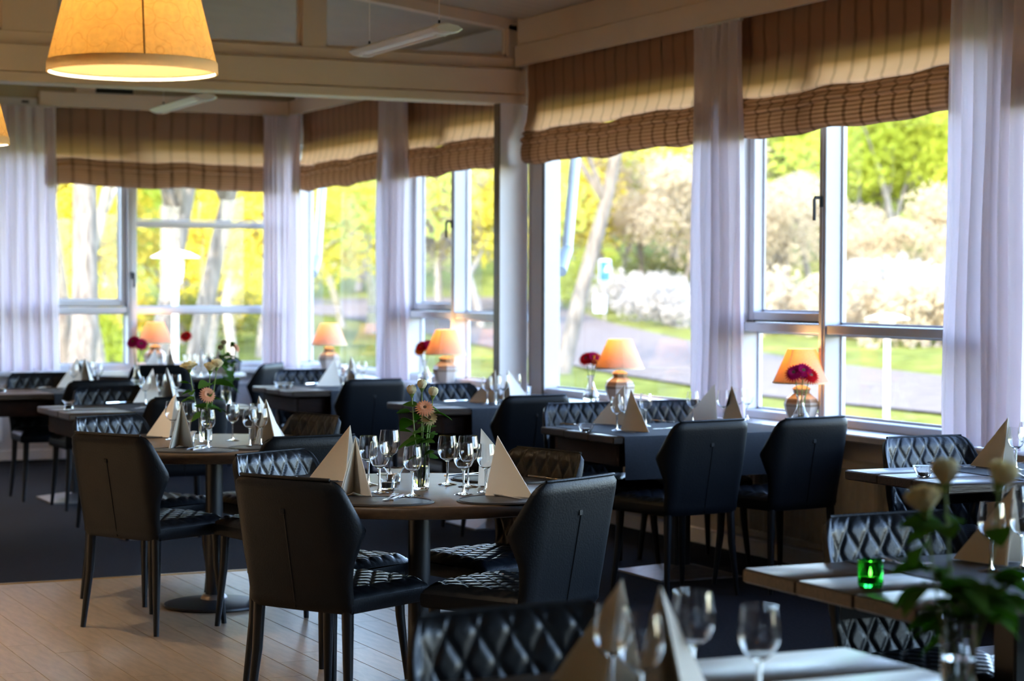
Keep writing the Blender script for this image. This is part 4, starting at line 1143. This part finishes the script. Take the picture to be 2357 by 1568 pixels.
# nearest vase at the right
vx, vy = 2.262, 2.942
vase('tube', (vx, vy), TZ, 'blurred clear tube vase at the bottom right')
for dx, dz, bx, lab, op, n in ((-.060, .345, -.01, 'blurred drooping cream rose, lowest of the near vase', .5, 8), (-.026, .392, 0, 'blurred tallest cream rosebud of the near vase', .2, 8), (.068, .39, .03, 'blurred cream rose tilting right, near vase', .3, 8)):
    rx, ry = .9 * dx, -.43 * dx
    flower('rose', cream_pet, (vx + rx * .1, vy + ry * .1, TZ + .014), (vx + rx, vy + ry, TZ + dz), (rx * .1 + bx, ry * .1, .05), (rx * 4, ry * 4 - .1, 1), lab, 'roses in the near vase', n, op, 1.3, .4)
for dx, dz, lab in ((.085, .215, 'leafy green stem arching right, near vase'), (-.03, .22, 'leafy green stem leaning left, near vase'), (.02, .20, 'short leafy stem in the middle of the near vase')):
    rx, ry = .9 * dx, -.43 * dx
    flower('rose', leaf_m, (vx + rx * .1, vy + ry * .1, TZ + .014), (vx + rx, vy + ry, TZ + dz), (0, 0, .08), (rx * 6, ry * 6, .6), lab, 'roses in the near vase', 12, .2, .6, .45)
# gerberas on the sill and the far tables
def gerberas(p, z, specs, label, group):
    vase('bulb', p, z, label)
    for dx, dz, pet, lab in specs:
        rx, ry = .9 * dx, -.43 * dx
        flower('gerbera', pet, (p[0] + rx * .12, p[1] + ry * .12, z + .012), (p[0] + rx, p[1] + ry, z + dz), (rx * -.1, ry * -.1, .05), (rx * 9 - .35, ry * 9 - .6, .55), lab, group, scale=1.3)
gerberas((5.985, 9.12), .746, ((-.035, .285, mag_pet, 'magenta gerbera at left before the lit lamp'), (.012, .295, mag_pet, 'middle magenta gerbera before the lit lamp'), (.048, .272, red_pet, 'red gerbera drooping right before the lit lamp')), 'bulb vase before the lamp below the black handle', 'gerberas before the near lamp')
gerberas((6.02, 11.55), .746, ((-.03, .275, red_pet, 'red gerbera left of the lamp by the fin'), (.014, .28, mag_pet, 'magenta gerbera left of the lamp by the fin'), (.035, .27, orange_pet, 'orange gerbera touching the lamp shade by the fin')), 'bulb vase left of the lamp at the white fin', 'gerberas right of the fin')
gerberas((6.02, 14.22), .746, ((-.025, .275, red_pet, 'dark red gerbera left of the orange shade'), (.03, .285, mag_pet, 'magenta gerbera touching the orange shade'), (-.035, .25, orange_pet, 'small orange gerbera under the dark red one')), 'bulb vase left of the orange shaded lamp', 'gerberas left of the fin')
gx, gy = (4.709, 15.983)
gerberas((gx, gy), TZ, ((.0, .315, red_pet, 'single red gerbera before the end window'),), 'bulb vase of the single red gerbera', 'gerberas at the end window')
gx, gy = (3.825, 13.767)
gerberas((3.79, 14.05), TZ, ((-.025, .33, mag_pet, 'magenta gerbera left of a pair, before coral lamp'), (.03, .315, mag_pet, 'magenta gerbera right of a pair, before coral lamp')), 'bulb vase of the two magenta gerberas', 'gerberas of the far curtain table')

# ================================================================ OUTSIDE
def ter(x, y):
    s = x * .45 + y * .893
    return -.5 + .028 * max(0, s - 52) + .16 * max(0, s - 105)
grass_m = plain('spring_grass', (.125, .13, .03), .95, spec=0, noise=.45, nscale=1.3)
road_m = plain('pale_asphalt', (.135, .112, .096), .9, spec=0, noise=.12, nscale=2)
bark_pale = plain('pale_bark', (.14, .115, .09), .9, spec=.1, noise=.45, nscale=5, bump=.6, bscale=9, stretch=(3, 3, .6))
bark_grey = plain('grey_bark', (.22, .19, .16), .9, spec=.1, noise=.4, nscale=5, stretch=(3, 3, .6))
def leaves(name, c, tc): return translucent(name, c, .5, tc)
LM = {'yellow': leaves('yellow_spring_leaf', (.46, .38, .05), (.72, .58, .06)), 'lime': leaves('lime_spring_leaf', (.40, .42, .07), (.62, .66, .09)),
      'olive': leaves('olive_leaf', (.20, .20, .05), (.34, .34, .06)), 'buff': leaves('buff_twig_haze', (.44, .35, .22), (.50, .40, .24)), 'white': leaves('white_blossom', (.40, .36, .31), (.38, .34, .29))}
gN = MB()
gx = [6.6 + 4 * k for k in range(11)] + [60, 80, 110, 150, 200]; gy = [-60, -30, -10, 0] + [4 * k for k in range(1, 20)] + [90, 110, 140, 180, 240]
vv = [(x, y, ter(x, y)) for y in gy for x in gx]; w = len(gx)
gN.add(vv, [(j * w + i, j * w + i + 1, j * w + w + i + 1, j * w + w + i) for j in range(len(gy) - 1) for i in range(w - 1)])
gx2 = [-160, -110, -70, -40, -20, -8, 0, 6.6]; gy2 = [18.2 + 5 * k for k in range(14)] + [100, 140, 180, 240]; o = len(gx2)
gN.add([(x, y, ter(x, y)) for y in gy2 for x in gx2], [(j * o + i, j * o + i + 1, j * o + o + i + 1, j * o + o + i) for j in range(len(gy2) - 1) for i in range(o - 1)])
tag(gN.build('terrain', grass_m), 'sunlit grassy slope outside the windows', None, kind='structure')
# road along the slope: near edge and far edge as plan points
near = [(18.97, 21.12), (19.02, 23.31), (19.47, 25.86), (19.5, 28.34), (19.58, 31.35), (20.45, 35.36), (21.6, 40.63), (22.88, 45.28), (24.26, 52.38), (25.84, 61.32), (27.27, 71.72), (26.77, 80.27)]
far = [(25.42, 28.3), (26.35, 32.29), (27.6, 36.68), (29.06, 42.63), (30.11, 48.22), (31.37, 54.27), (34.53, 64.96), (37.49, 72.7), (40.51, 82.34), (42.56, 93.83), (39.7, 98.24), (33.78, 101.32)]
rb = MB(); n = 40
def pl(tab, f):
    x = f * (len(tab) - 1); i = min(int(x), len(tab) - 2); q = x - i
    return (tab[i][0] + (tab[i + 1][0] - tab[i][0]) * q, tab[i][1] + (tab[i + 1][1] - tab[i][1]) * q)
for k in range(n + 1):
    a, b = pl(near, k / n), pl(far, k / n)
    for j in range(7):
        x, y = a[0] + (b[0] - a[0]) * j / 6, a[1] + (b[1] - a[1]) * j / 6
        rb.v.append((x, y, ter(x, y) + .05))
rb.f = [(k * 7 + j, k * 7 + j + 1, k * 7 + 7 + j + 1, k * 7 + 7 + j) for k in range(n) for j in range(6)]
tag(rb.build('road', road_m), 'pale curving road outside the windows', None, kind='structure')

QUADS = {}
def leaf_cloud(key, m, n, size, blobs, seed):
    """blobs: list of (centre, radii); leaves scattered in their outer shells"""
    q = random.Random(seed); v = []; f = []
    for _ in range(n):
        c, r = blobs[q.randrange(len(blobs))]
        d = Vector((q.gauss(0, 1), q.gauss(0, 1), q.gauss(0, 1))).normalized() * (q.random() ** .45)
        p = Vector((c[0] + d.x * r[0], c[1] + d.y * r[1], c[2] + d.z * r[2]))
        a = Vector((q.gauss(0, 1), q.gauss(0, 1), q.gauss(0, 1))).normalized(); b = a.orthogonal().normalized()
        s = size * q.uniform(.6, 1.3); o = len(v)
        v += [p - a * s, p - b * s * .55 + a * s * .1, p + a * s, p + b * s * .55 + a * s * .1]; f.append((o, o + 1, o + 2, o + 3))
    me = bpy.data.meshes.new(key); me.from_pydata([tuple(x) for x in v], [], f); me.materials.append(m); me.update(); return me
def branch(mb, a, d, l, r, depth, q, ends):
    d = d.normalized(); pts = [a]; rads = [r]; p = a
    for k in range(4):
        d = (d + Vector((q.gauss(0, .10), q.gauss(0, .10), q.gauss(0, .06)))).normalized()
        p = p + d * l / 4; pts.append(p); rads.append(r * (1 - .12 * (k + 1)))
    mb.tube(pts, rads, 8 if depth == 0 else 6)
    ends.append(p)
    if depth >= 2: return
    for k in range(3 if depth else 4):
        i = 2 + (k % 3); ang = q.random() * 6.28
        nd = (d * .7 + Vector((math.cos(ang), math.sin(ang), .35)) * .8)
        branch(mb, pts[i], nd, l * .55, rads[i] * .55, depth + 1, q, ends)
TREES = {}
def make_tree(kind, H, rt, lean, leafkey, nleaf, lsize, seed, bark):
    q = random.Random(seed); t = thing('tree', 'x', 'tree')
    mb = MB(); ends = []
    branch(mb, Vector((0, 0, -.3)), Vector((lean, lean * .3, 1)), H * .55, rt, 0, q, ends)
    mb.build('trunk', bark, t, ang=60)
    blobs = [(e + Vector((0, 0, .2)), (H * .13, H * .13, H * .11)) for e in ends] + [((q.gauss(0, H * .15), q.gauss(0, H * .15), H * q.uniform(.35, .95)), (H * .2, H * .2, H * .14)) for _ in range(5)]
    f = link('foliage', leaf_cloud('foliage', LM[leafkey], nleaf, lsize, blobs, seed), t); f['kind'] = 'stuff'
    return t
def tree(key, args, x, y, s, rz, label, group):
    t = place('tree_' + key, lambda: make_tree(*args), (x, y, ter(x, y)), rz, label, group); t.scale = (s, s, s)
TA = {'trunkA': ('a', 13, .20, .05, 'yellow', 1500, .13, 21, bark_pale), 'trunkB': ('b', 12, .15, .22, 'yellow', 1300, .13, 22, bark_pale), 'trunkC': ('c', 12, .12, -.12, 'lime', 1300, .13, 23, bark_grey),
      'lime': ('d', 10, .20, .02, 'lime', 5200, .17, 24, bark_grey), 'yellow': ('e', 9, .18, .04, 'yellow', 5200, .16, 25, bark_grey), 'buff': ('f', 8, .12, .05, 'buff', 5200, .13, 26, bark_pale), 'olive': ('g', 9, .2, 0, 'olive', 5000, .17, 27, bark_grey)}
def T(key, x, y, s, rz, label, group='trees outside'): tree(key, TA[key], x, y, s, R(rz), label, group)
T('trunkA', 6.15, 25.87, 1.0, 0, 'pale trunk left of the end window sash, forked')
T('trunkA', 6.66, 27.28, 0.95, 140, 'thick pale trunk beside the sash mullion')
T('trunkB', 7.76, 28.42, 1.0, 20, 'grey leaning trunk right of the mullion')
T('trunkB', 8.34, 29.25, 1.05, 60, 'pale leaning trunk behind the garden lamp')
T('trunkB', 8.8, 30.15, 1.1, 10, 'bright leaning trunk right of the garden lamp')
T('trunkB', 20.62, 41.15, 1.3, -30, 'pale branching tree arching over the road, beside the fin')
T('trunkC', 7.82, 33.93, 1.0, 50, 'slender trunk at left edge of the end window')
T('yellow', 9.53, 44.19, 0.66, 0, 'yellow leafed tree beyond the end window, third from the left', 'trees beyond the end window')
T('lime', 12.15, 51.8, 0.74, 47, 'lime green tree beyond the end window, fourth from the left', 'trees beyond the end window')
T('yellow', 11.49, 45.47, 0.82, 94, 'yellow leafed tree beyond the end window, fifth from the left', 'trees beyond the end window')
T('lime', 13.1, 49.14, 0.66, 141, 'lime green tree beyond the end window, sixth from the left', 'trees beyond the end window')
T('yellow', 15.2, 54.78, 0.74, 188, 'yellow leafed tree beyond the end window, seventh from the left', 'trees beyond the end window')
T('olive', 17.08, 58.32, 0.82, 235, 'olive green tree beyond the end window, eighth from the left', 'trees beyond the end window')
T('yellow', 14.21, 46.4, 0.66, 282, 'yellow leafed tree beyond the end window, ninth from the left', 'trees beyond the end window')
T('yellow', 13.83, 43.26, 0.74, 329, 'yellow leafed tree beyond the end window, tenth from the left', 'trees beyond the end window')
T('lime', 17.21, 51.62, 0.82, 376, 'lime green tree beyond the end window, eleventh from the left', 'trees beyond the end window')
T('yellow', 19.69, 57.09, 0.66, 423, 'yellow leafed tree beyond the end window, twelfth from the left', 'trees beyond the end window')
T('lime', 10.07, 50.57, 0.74, 470, 'lime green tree beyond the end window, first from the left', 'trees beyond the end window')
T('yellow', 12.77, 60.36, 0.82, 517, 'yellow leafed tree beyond the end window, second from the left', 'trees beyond the end window')
T('yellow', 21.17, 58.6, 0.74, 0, 'yellow leafed tree beyond the far bay windows, first from the left', 'trees beyond the far bay')
T('yellow', 24.83, 65.72, 0.84, 61, 'yellow leafed tree beyond the far bay windows, second from the left', 'trees beyond the far bay')
T('lime', 24.16, 61.61, 0.94, 122, 'lime green tree beyond the far bay windows, third from the left', 'trees beyond the far bay')
T('yellow', 28.16, 69.68, 0.74, 183, 'yellow leafed tree beyond the far bay windows, fourth from the left', 'trees beyond the far bay')
T('buff', 27.85, 66.5, 0.84, 244, 'buff twiggy tree beyond the far bay windows, fifth from the left', 'trees beyond the far bay')
T('yellow', 31.7, 73.53, 0.94, 305, 'yellow leafed tree beyond the far bay windows, sixth from the left', 'trees beyond the far bay')
T('buff', 31.72, 71.31, 0.74, 366, 'buff twiggy tree beyond the far bay windows, seventh from the left', 'trees beyond the far bay')
T('yellow', 29.06, 63.72, 0.84, 427, 'yellow leafed tree beyond the far bay windows, eighth from the left', 'trees beyond the far bay')
T('lime', 34.82, 74.27, 0.94, 488, 'lime green tree beyond the far bay windows, ninth from the left', 'trees beyond the far bay')
T('yellow', 37.06, 76.53, 0.74, 549, 'yellow leafed tree beyond the far bay windows, tenth from the left', 'trees beyond the far bay')
T('yellow', 39.53, 78.68, 0.82, 0, 'yellow leafed tree beyond the pane right of the fin, first from the left', 'trees beyond the middle window')
T('lime', 43.57, 84.52, 0.94, 53, 'lime green tree beyond the pane right of the fin, second from the left', 'trees beyond the middle window')
T('yellow', 42.13, 79.66, 1.06, 106, 'yellow leafed tree beyond the pane right of the fin, third from the left', 'trees beyond the middle window')
T('olive', 47.57, 88.16, 0.82, 159, 'olive green tree beyond the pane right of the fin, fourth from the left', 'trees beyond the middle window')
T('buff', 43.66, 78.94, 0.94, 212, 'buff twiggy tree beyond the pane right of the fin, fifth from the left', 'trees beyond the middle window')
T('yellow', 47.97, 84.64, 1.06, 265, 'yellow leafed tree beyond the pane right of the fin, sixth from the left', 'trees beyond the middle window')
T('buff', 42.18, 73.0, 0.82, 318, 'buff twiggy tree beyond the pane right of the fin, seventh from the left', 'trees beyond the middle window')
T('buff', 44.32, 74.2, 0.94, 371, 'buff twiggy tree beyond the pane right of the fin, eighth from the left', 'trees beyond the middle window')
T('yellow', 51.43, 84.11, 1.06, 424, 'yellow leafed tree beyond the pane right of the fin, ninth from the left', 'trees beyond the middle window')
T('buff', 42.89, 68.23, 0.5, 0, 'buff twiggy tree on the bank beyond the handle window, first from the left', 'trees beyond the handle window')
T('olive', 51.66, 80.69, 1.14, 71, 'olive green tree on the bank beyond the handle window, second from the left', 'trees beyond the handle window')
T('buff', 43.0, 65.97, 0.74, 142, 'buff twiggy tree on the bank beyond the handle window, third from the left', 'trees beyond the handle window')
T('lime', 54.77, 82.53, 1.02, 213, 'lime green tree on the bank beyond the handle window, fourth from the left', 'trees beyond the handle window')
T('buff', 45.47, 67.02, 0.62, 284, 'buff twiggy tree on the bank beyond the handle window, fifth from the left', 'trees beyond the handle window')
T('lime', 52.98, 76.74, 1.26, 355, 'lime green tree on the bank beyond the handle window, sixth from the left', 'trees beyond the handle window')
T('buff', 45.51, 64.78, 0.5, 426, 'buff twiggy tree on the bank beyond the handle window, eighth from the left', 'trees beyond the handle window')
T('lime', 53.19, 74.43, 1.14, 497, 'lime green tree on the bank beyond the handle window, ninth from the left', 'trees beyond the handle window')
T('lime', 52.84, 72.38, 1.26, 568, 'lime green tree on the bank beyond the handle window, tenth from the left', 'trees beyond the handle window')
T('buff', 47.28, 63.94, 0.5, 639, 'buff twiggy tree on the bank beyond the handle window, eleventh from the left', 'trees beyond the handle window')
T('lime', 56.63, 75.01, 1.14, 710, 'lime green tree on the bank beyond the handle window, thirteenth from the left', 'trees beyond the handle window')
T('buff', 50.15, 64.8, 0.74, 781, 'buff twiggy tree on the bank beyond the handle window, fourteenth from the left', 'trees beyond the handle window')
T('lime', 57.45, 72.41, 1.02, 852, 'lime green tree on the bank beyond the handle window, fifteenth from the left', 'trees beyond the handle window')
T('lime', 57.33, 70.25, 1.14, 923, 'lime green tree on the bank beyond the handle window, sixteenth from the left', 'trees beyond the handle window')
T('olive', 58.16, 83.14, 1.26, 994, 'olive green tree on the bank beyond the handle window, seventh from the left', 'trees beyond the handle window')
T('lime', 63.23, 85.17, 1.02, 1065, 'lime green tree on the bank beyond the handle window, twelfth from the left', 'trees beyond the handle window')
T('lime', 18.83, 84.06, 1.0, 0, 'lime green tall tree of the distant wood, first from the left', 'distant wood')
T('yellow', 22.39, 86.8, 1.14, 37, 'yellow leafed tall tree of the distant wood, second from the left', 'distant wood')
T('lime', 25.62, 87.48, 1.28, 74, 'lime green tall tree of the distant wood, third from the left', 'distant wood')
T('yellow', 26.76, 82.52, 1.0, 111, 'yellow leafed tall tree of the distant wood, fourth from the left', 'distant wood')
T('lime', 32.41, 90.91, 1.14, 148, 'lime green tall tree of the distant wood, fifth from the left', 'distant wood')
T('yellow', 36.03, 93.62, 1.28, 185, 'yellow leafed tall tree of the distant wood, sixth from the left', 'distant wood')
T('lime', 40.03, 96.15, 1.0, 222, 'lime green tall tree of the distant wood, seventh from the left', 'distant wood')
T('yellow', 44.23, 98.59, 1.14, 259, 'yellow leafed tall tree of the distant wood, eighth from the left', 'distant wood')
T('lime', 47.54, 99.24, 1.28, 296, 'lime green tall tree of the distant wood, ninth from the left', 'distant wood')
T('yellow', 50.95, 99.84, 1.0, 333, 'yellow leafed tall tree of the distant wood, tenth from the left', 'distant wood')
T('lime', 53.49, 98.64, 1.14, 370, 'lime green tall tree of the distant wood, eleventh from the left', 'distant wood')
T('yellow', 56.03, 97.43, 1.28, 407, 'yellow leafed tall tree of the distant wood, twelfth from the left', 'distant wood')
T('lime', 58.57, 96.23, 1.0, 444, 'lime green tall tree of the distant wood, thirteenth from the left', 'distant wood')
T('olive', 61.11, 95.03, 1.14, 481, 'olive green tall tree of the distant wood, fourteenth from the left', 'distant wood')
T('lime', 63.65, 93.82, 1.28, 518, 'lime green tall tree of the distant wood, fifteenth from the left', 'distant wood')
T('olive', 66.19, 92.62, 1.0, 555, 'olive green tall tree of the distant wood, sixteenth from the left', 'distant wood')
T('lime', 69.58, 91.02, 1.14, 592, 'lime green tall tree of the distant wood, seventeenth from the left', 'distant wood')
T('olive', 72.33, 89.71, 1.28, 629, 'olive green tall tree of the distant wood, eighteenth from the left', 'distant wood')
# blossoming and green shrubs on the verge
def make_shrub(leafkey, seed):
    def mk():
        q = random.Random(seed); t = thing('shrub', 'x', 'shrub')
        blobs = [((q.uniform(-1.1, 1.1), q.uniform(-.8, .8), q.uniform(.3, 1.0)), (.7, .7, .55)) for _ in range(8)]
        mb = MB()
        for b in blobs: mb.tube([(b[0][0] * .2, b[0][1] * .2, -.1), (b[0][0] * .7, b[0][1] * .7, b[0][2] * .6), b[0]], [.035, .022, .008], 5)
        mb.build('stems', bark_grey, t)
        f = link('foliage', leaf_cloud('foliage', LM[leafkey], 1800, .09, blobs, seed), t); f['kind'] = 'stuff'
        return t
    return mk
def shrub(k, x, y, s, rz, label):
    t = place('shrub_' + k, make_shrub(k, 31 + len(k)), (x, y, ter(x, y)), R(rz), label, 'shrubs along the road'); t.scale = (s, s, s)
shrub('white', 39.31, 72.11, 1.2, 0, 'white blossoming shrub beside the blue sign')
shrub('white', 37.22, 66.46, 1.25, 40, 'white blossoming shrub in middle of the verge')
shrub('white', 35.76, 62.16, 1.2, 80, 'white blossoming shrub next to the curtain')
shrub('lime', 44.41, 86.59, 1.4, 120, 'lime shrub left of the blue sign')
shrub('lime', 50.1, 93.31, 1.6, 160, 'lime shrub behind the blue sign')
shrub('olive', 48.22, 85.06, 1.6, 200, 'olive shrub behind the white blossom')
shrub('white', 40.27, 57.81, 1.7, 240, 'white blossoming shrub above the verge')
shrub('white', 39.94, 54.92, 1.6, 280, 'white blossoming shrub behind the right garden lamp')
shrub('buff', 36.58, 54.85, 1.5, 320, 'buff shrub left of the window mullion')
shrub('buff', 36.95, 51.91, 1.4, 360, 'buff shrub behind the lamp dish')
shrub('buff', 36.27, 48.63, 1.5, 400, 'buff shrub beside the right curtain')
shrub('buff', 36.02, 56.5, 1.5, 440, 'buff shrub above the lit lamp')
shrub('yellow', 15.15, 59.74, 1.3, 480, 'golden shrub beside the thick pale trunk')
shrub('lime', 13.05, 51.04, 1.0, 520, 'bright green low shrub at the sill of the end window')
shrub('olive', 17.97, 58.68, 1.2, 560, 'olive shrub below the red gerbera')
shrub('yellow', 20.71, 65.69, 1.3, 600, 'yellow shrub right of the garden lamp')
# ---- garden lamps
def make_garden_lamp():
    t = thing('garden_lamp', 'x', 'street lamp')
    H = 2.0
    MB().tube([(0, 0, 0), (0, 0, H)], .035, 12).build('pole', plain('lamp_pole_grey', (.55, .60, .62), .5), t)
    MB().lathe([(.035, H - .02), (.075, H), (.075, H + .05), (.05, H + .06)], 20).build('collar', plastic_w, t)
    MB().lathe([(0, H + .055), (.085, H + .06), (.10, H + .30), (0, H + .30)], 20).build('lantern', tube_m, t)
    MB().lathe([(.26, H + .30), (.27, H + .31), (.16, H + .37), (.0, H + .41), (0, H + .30)], 32).build('lamp_shade', plastic_w, t)
    return t
t = place('glamp', make_garden_lamp, (7.04, 24.34, ter(7.04, 24.34)), 0, 'garden lamp with dish shade outside the end window', 'garden lamps'); t.scale = (1.1, 1.1, 0.994)
t = place('glamp', make_garden_lamp, (14.79, 20.67, ter(14.79, 20.67)), 0, 'garden lamp with dish shade outside the handle window', 'garden lamps'); t.scale = (1, 1, 0.686)
# ---- traffic signs on one post
blue_m = plain('sign_blue', (.02, .10, .42), .5, spec=.2); white_s = plain('sign_white', (.5, .52, .55), .5, spec=.2)
t = thing('road_sign', 'blue and white sign plates on a post beside the road', 'sign', (34.89, 65.9, ter(34.89, 65.9)), -0.47)
MB().tube([(0, 0, 0), (0, 0, 2.24)], .05, 8).build('post', steel, t)
s = MB().box(-0.21, 0.21, -.1, -.06, 1.43, 2.24, .01).build('sign_plate', white_s, t)
MB().box(-0.18, 0.18, -.115, -.1, 1.48, 2.19, .004).build('blue_panel', blue_m, s)
MB().add([(-0.04, -.12, 1.79), (0.13, -.12, 1.83), (0.11, -.12, 2.12)], [(0, 1, 2)]).build('white_arrow', white_s, s)
MB().box(-0.40, 0.04, -.1, -.06, 0.34, 0.96, .01).build('sign_plate', plain('sign_pale_blue', (.55, .70, .85), .4), t)
# ---- rain pipes on the facade
def downpipe(label, a, b, c):
    t = thing('rain_pipe', label, 'pipe', (0, 0, 0), 0, 'grey rain pipes outside')
    MB().tube([a, b], .038, 12).build('pipe', plain('zinc', (.42, .46, .50), .5, metal=.3), t)
    MB().tube([b, (b[0] * .6 + c[0] * .4, b[1] * .6 + c[1] * .4, b[2] - .05), c], .043, 12).build('elbow', plain('zinc_dark', (.25, .28, .31), .5, metal=.3), t)
downpipe('grey rain pipe slanting outside the pane right of the fin', (6.75, 13.171, 2.583), (6.63, 13.09, 1.733), (6.47, 12.879, 1.578))
downpipe('grey rain pipe slanting outside the far bay pane', (6.75, 18.367, 2.679), (6.63, 18.236, 1.721), (6.47, 17.911, 1.578))
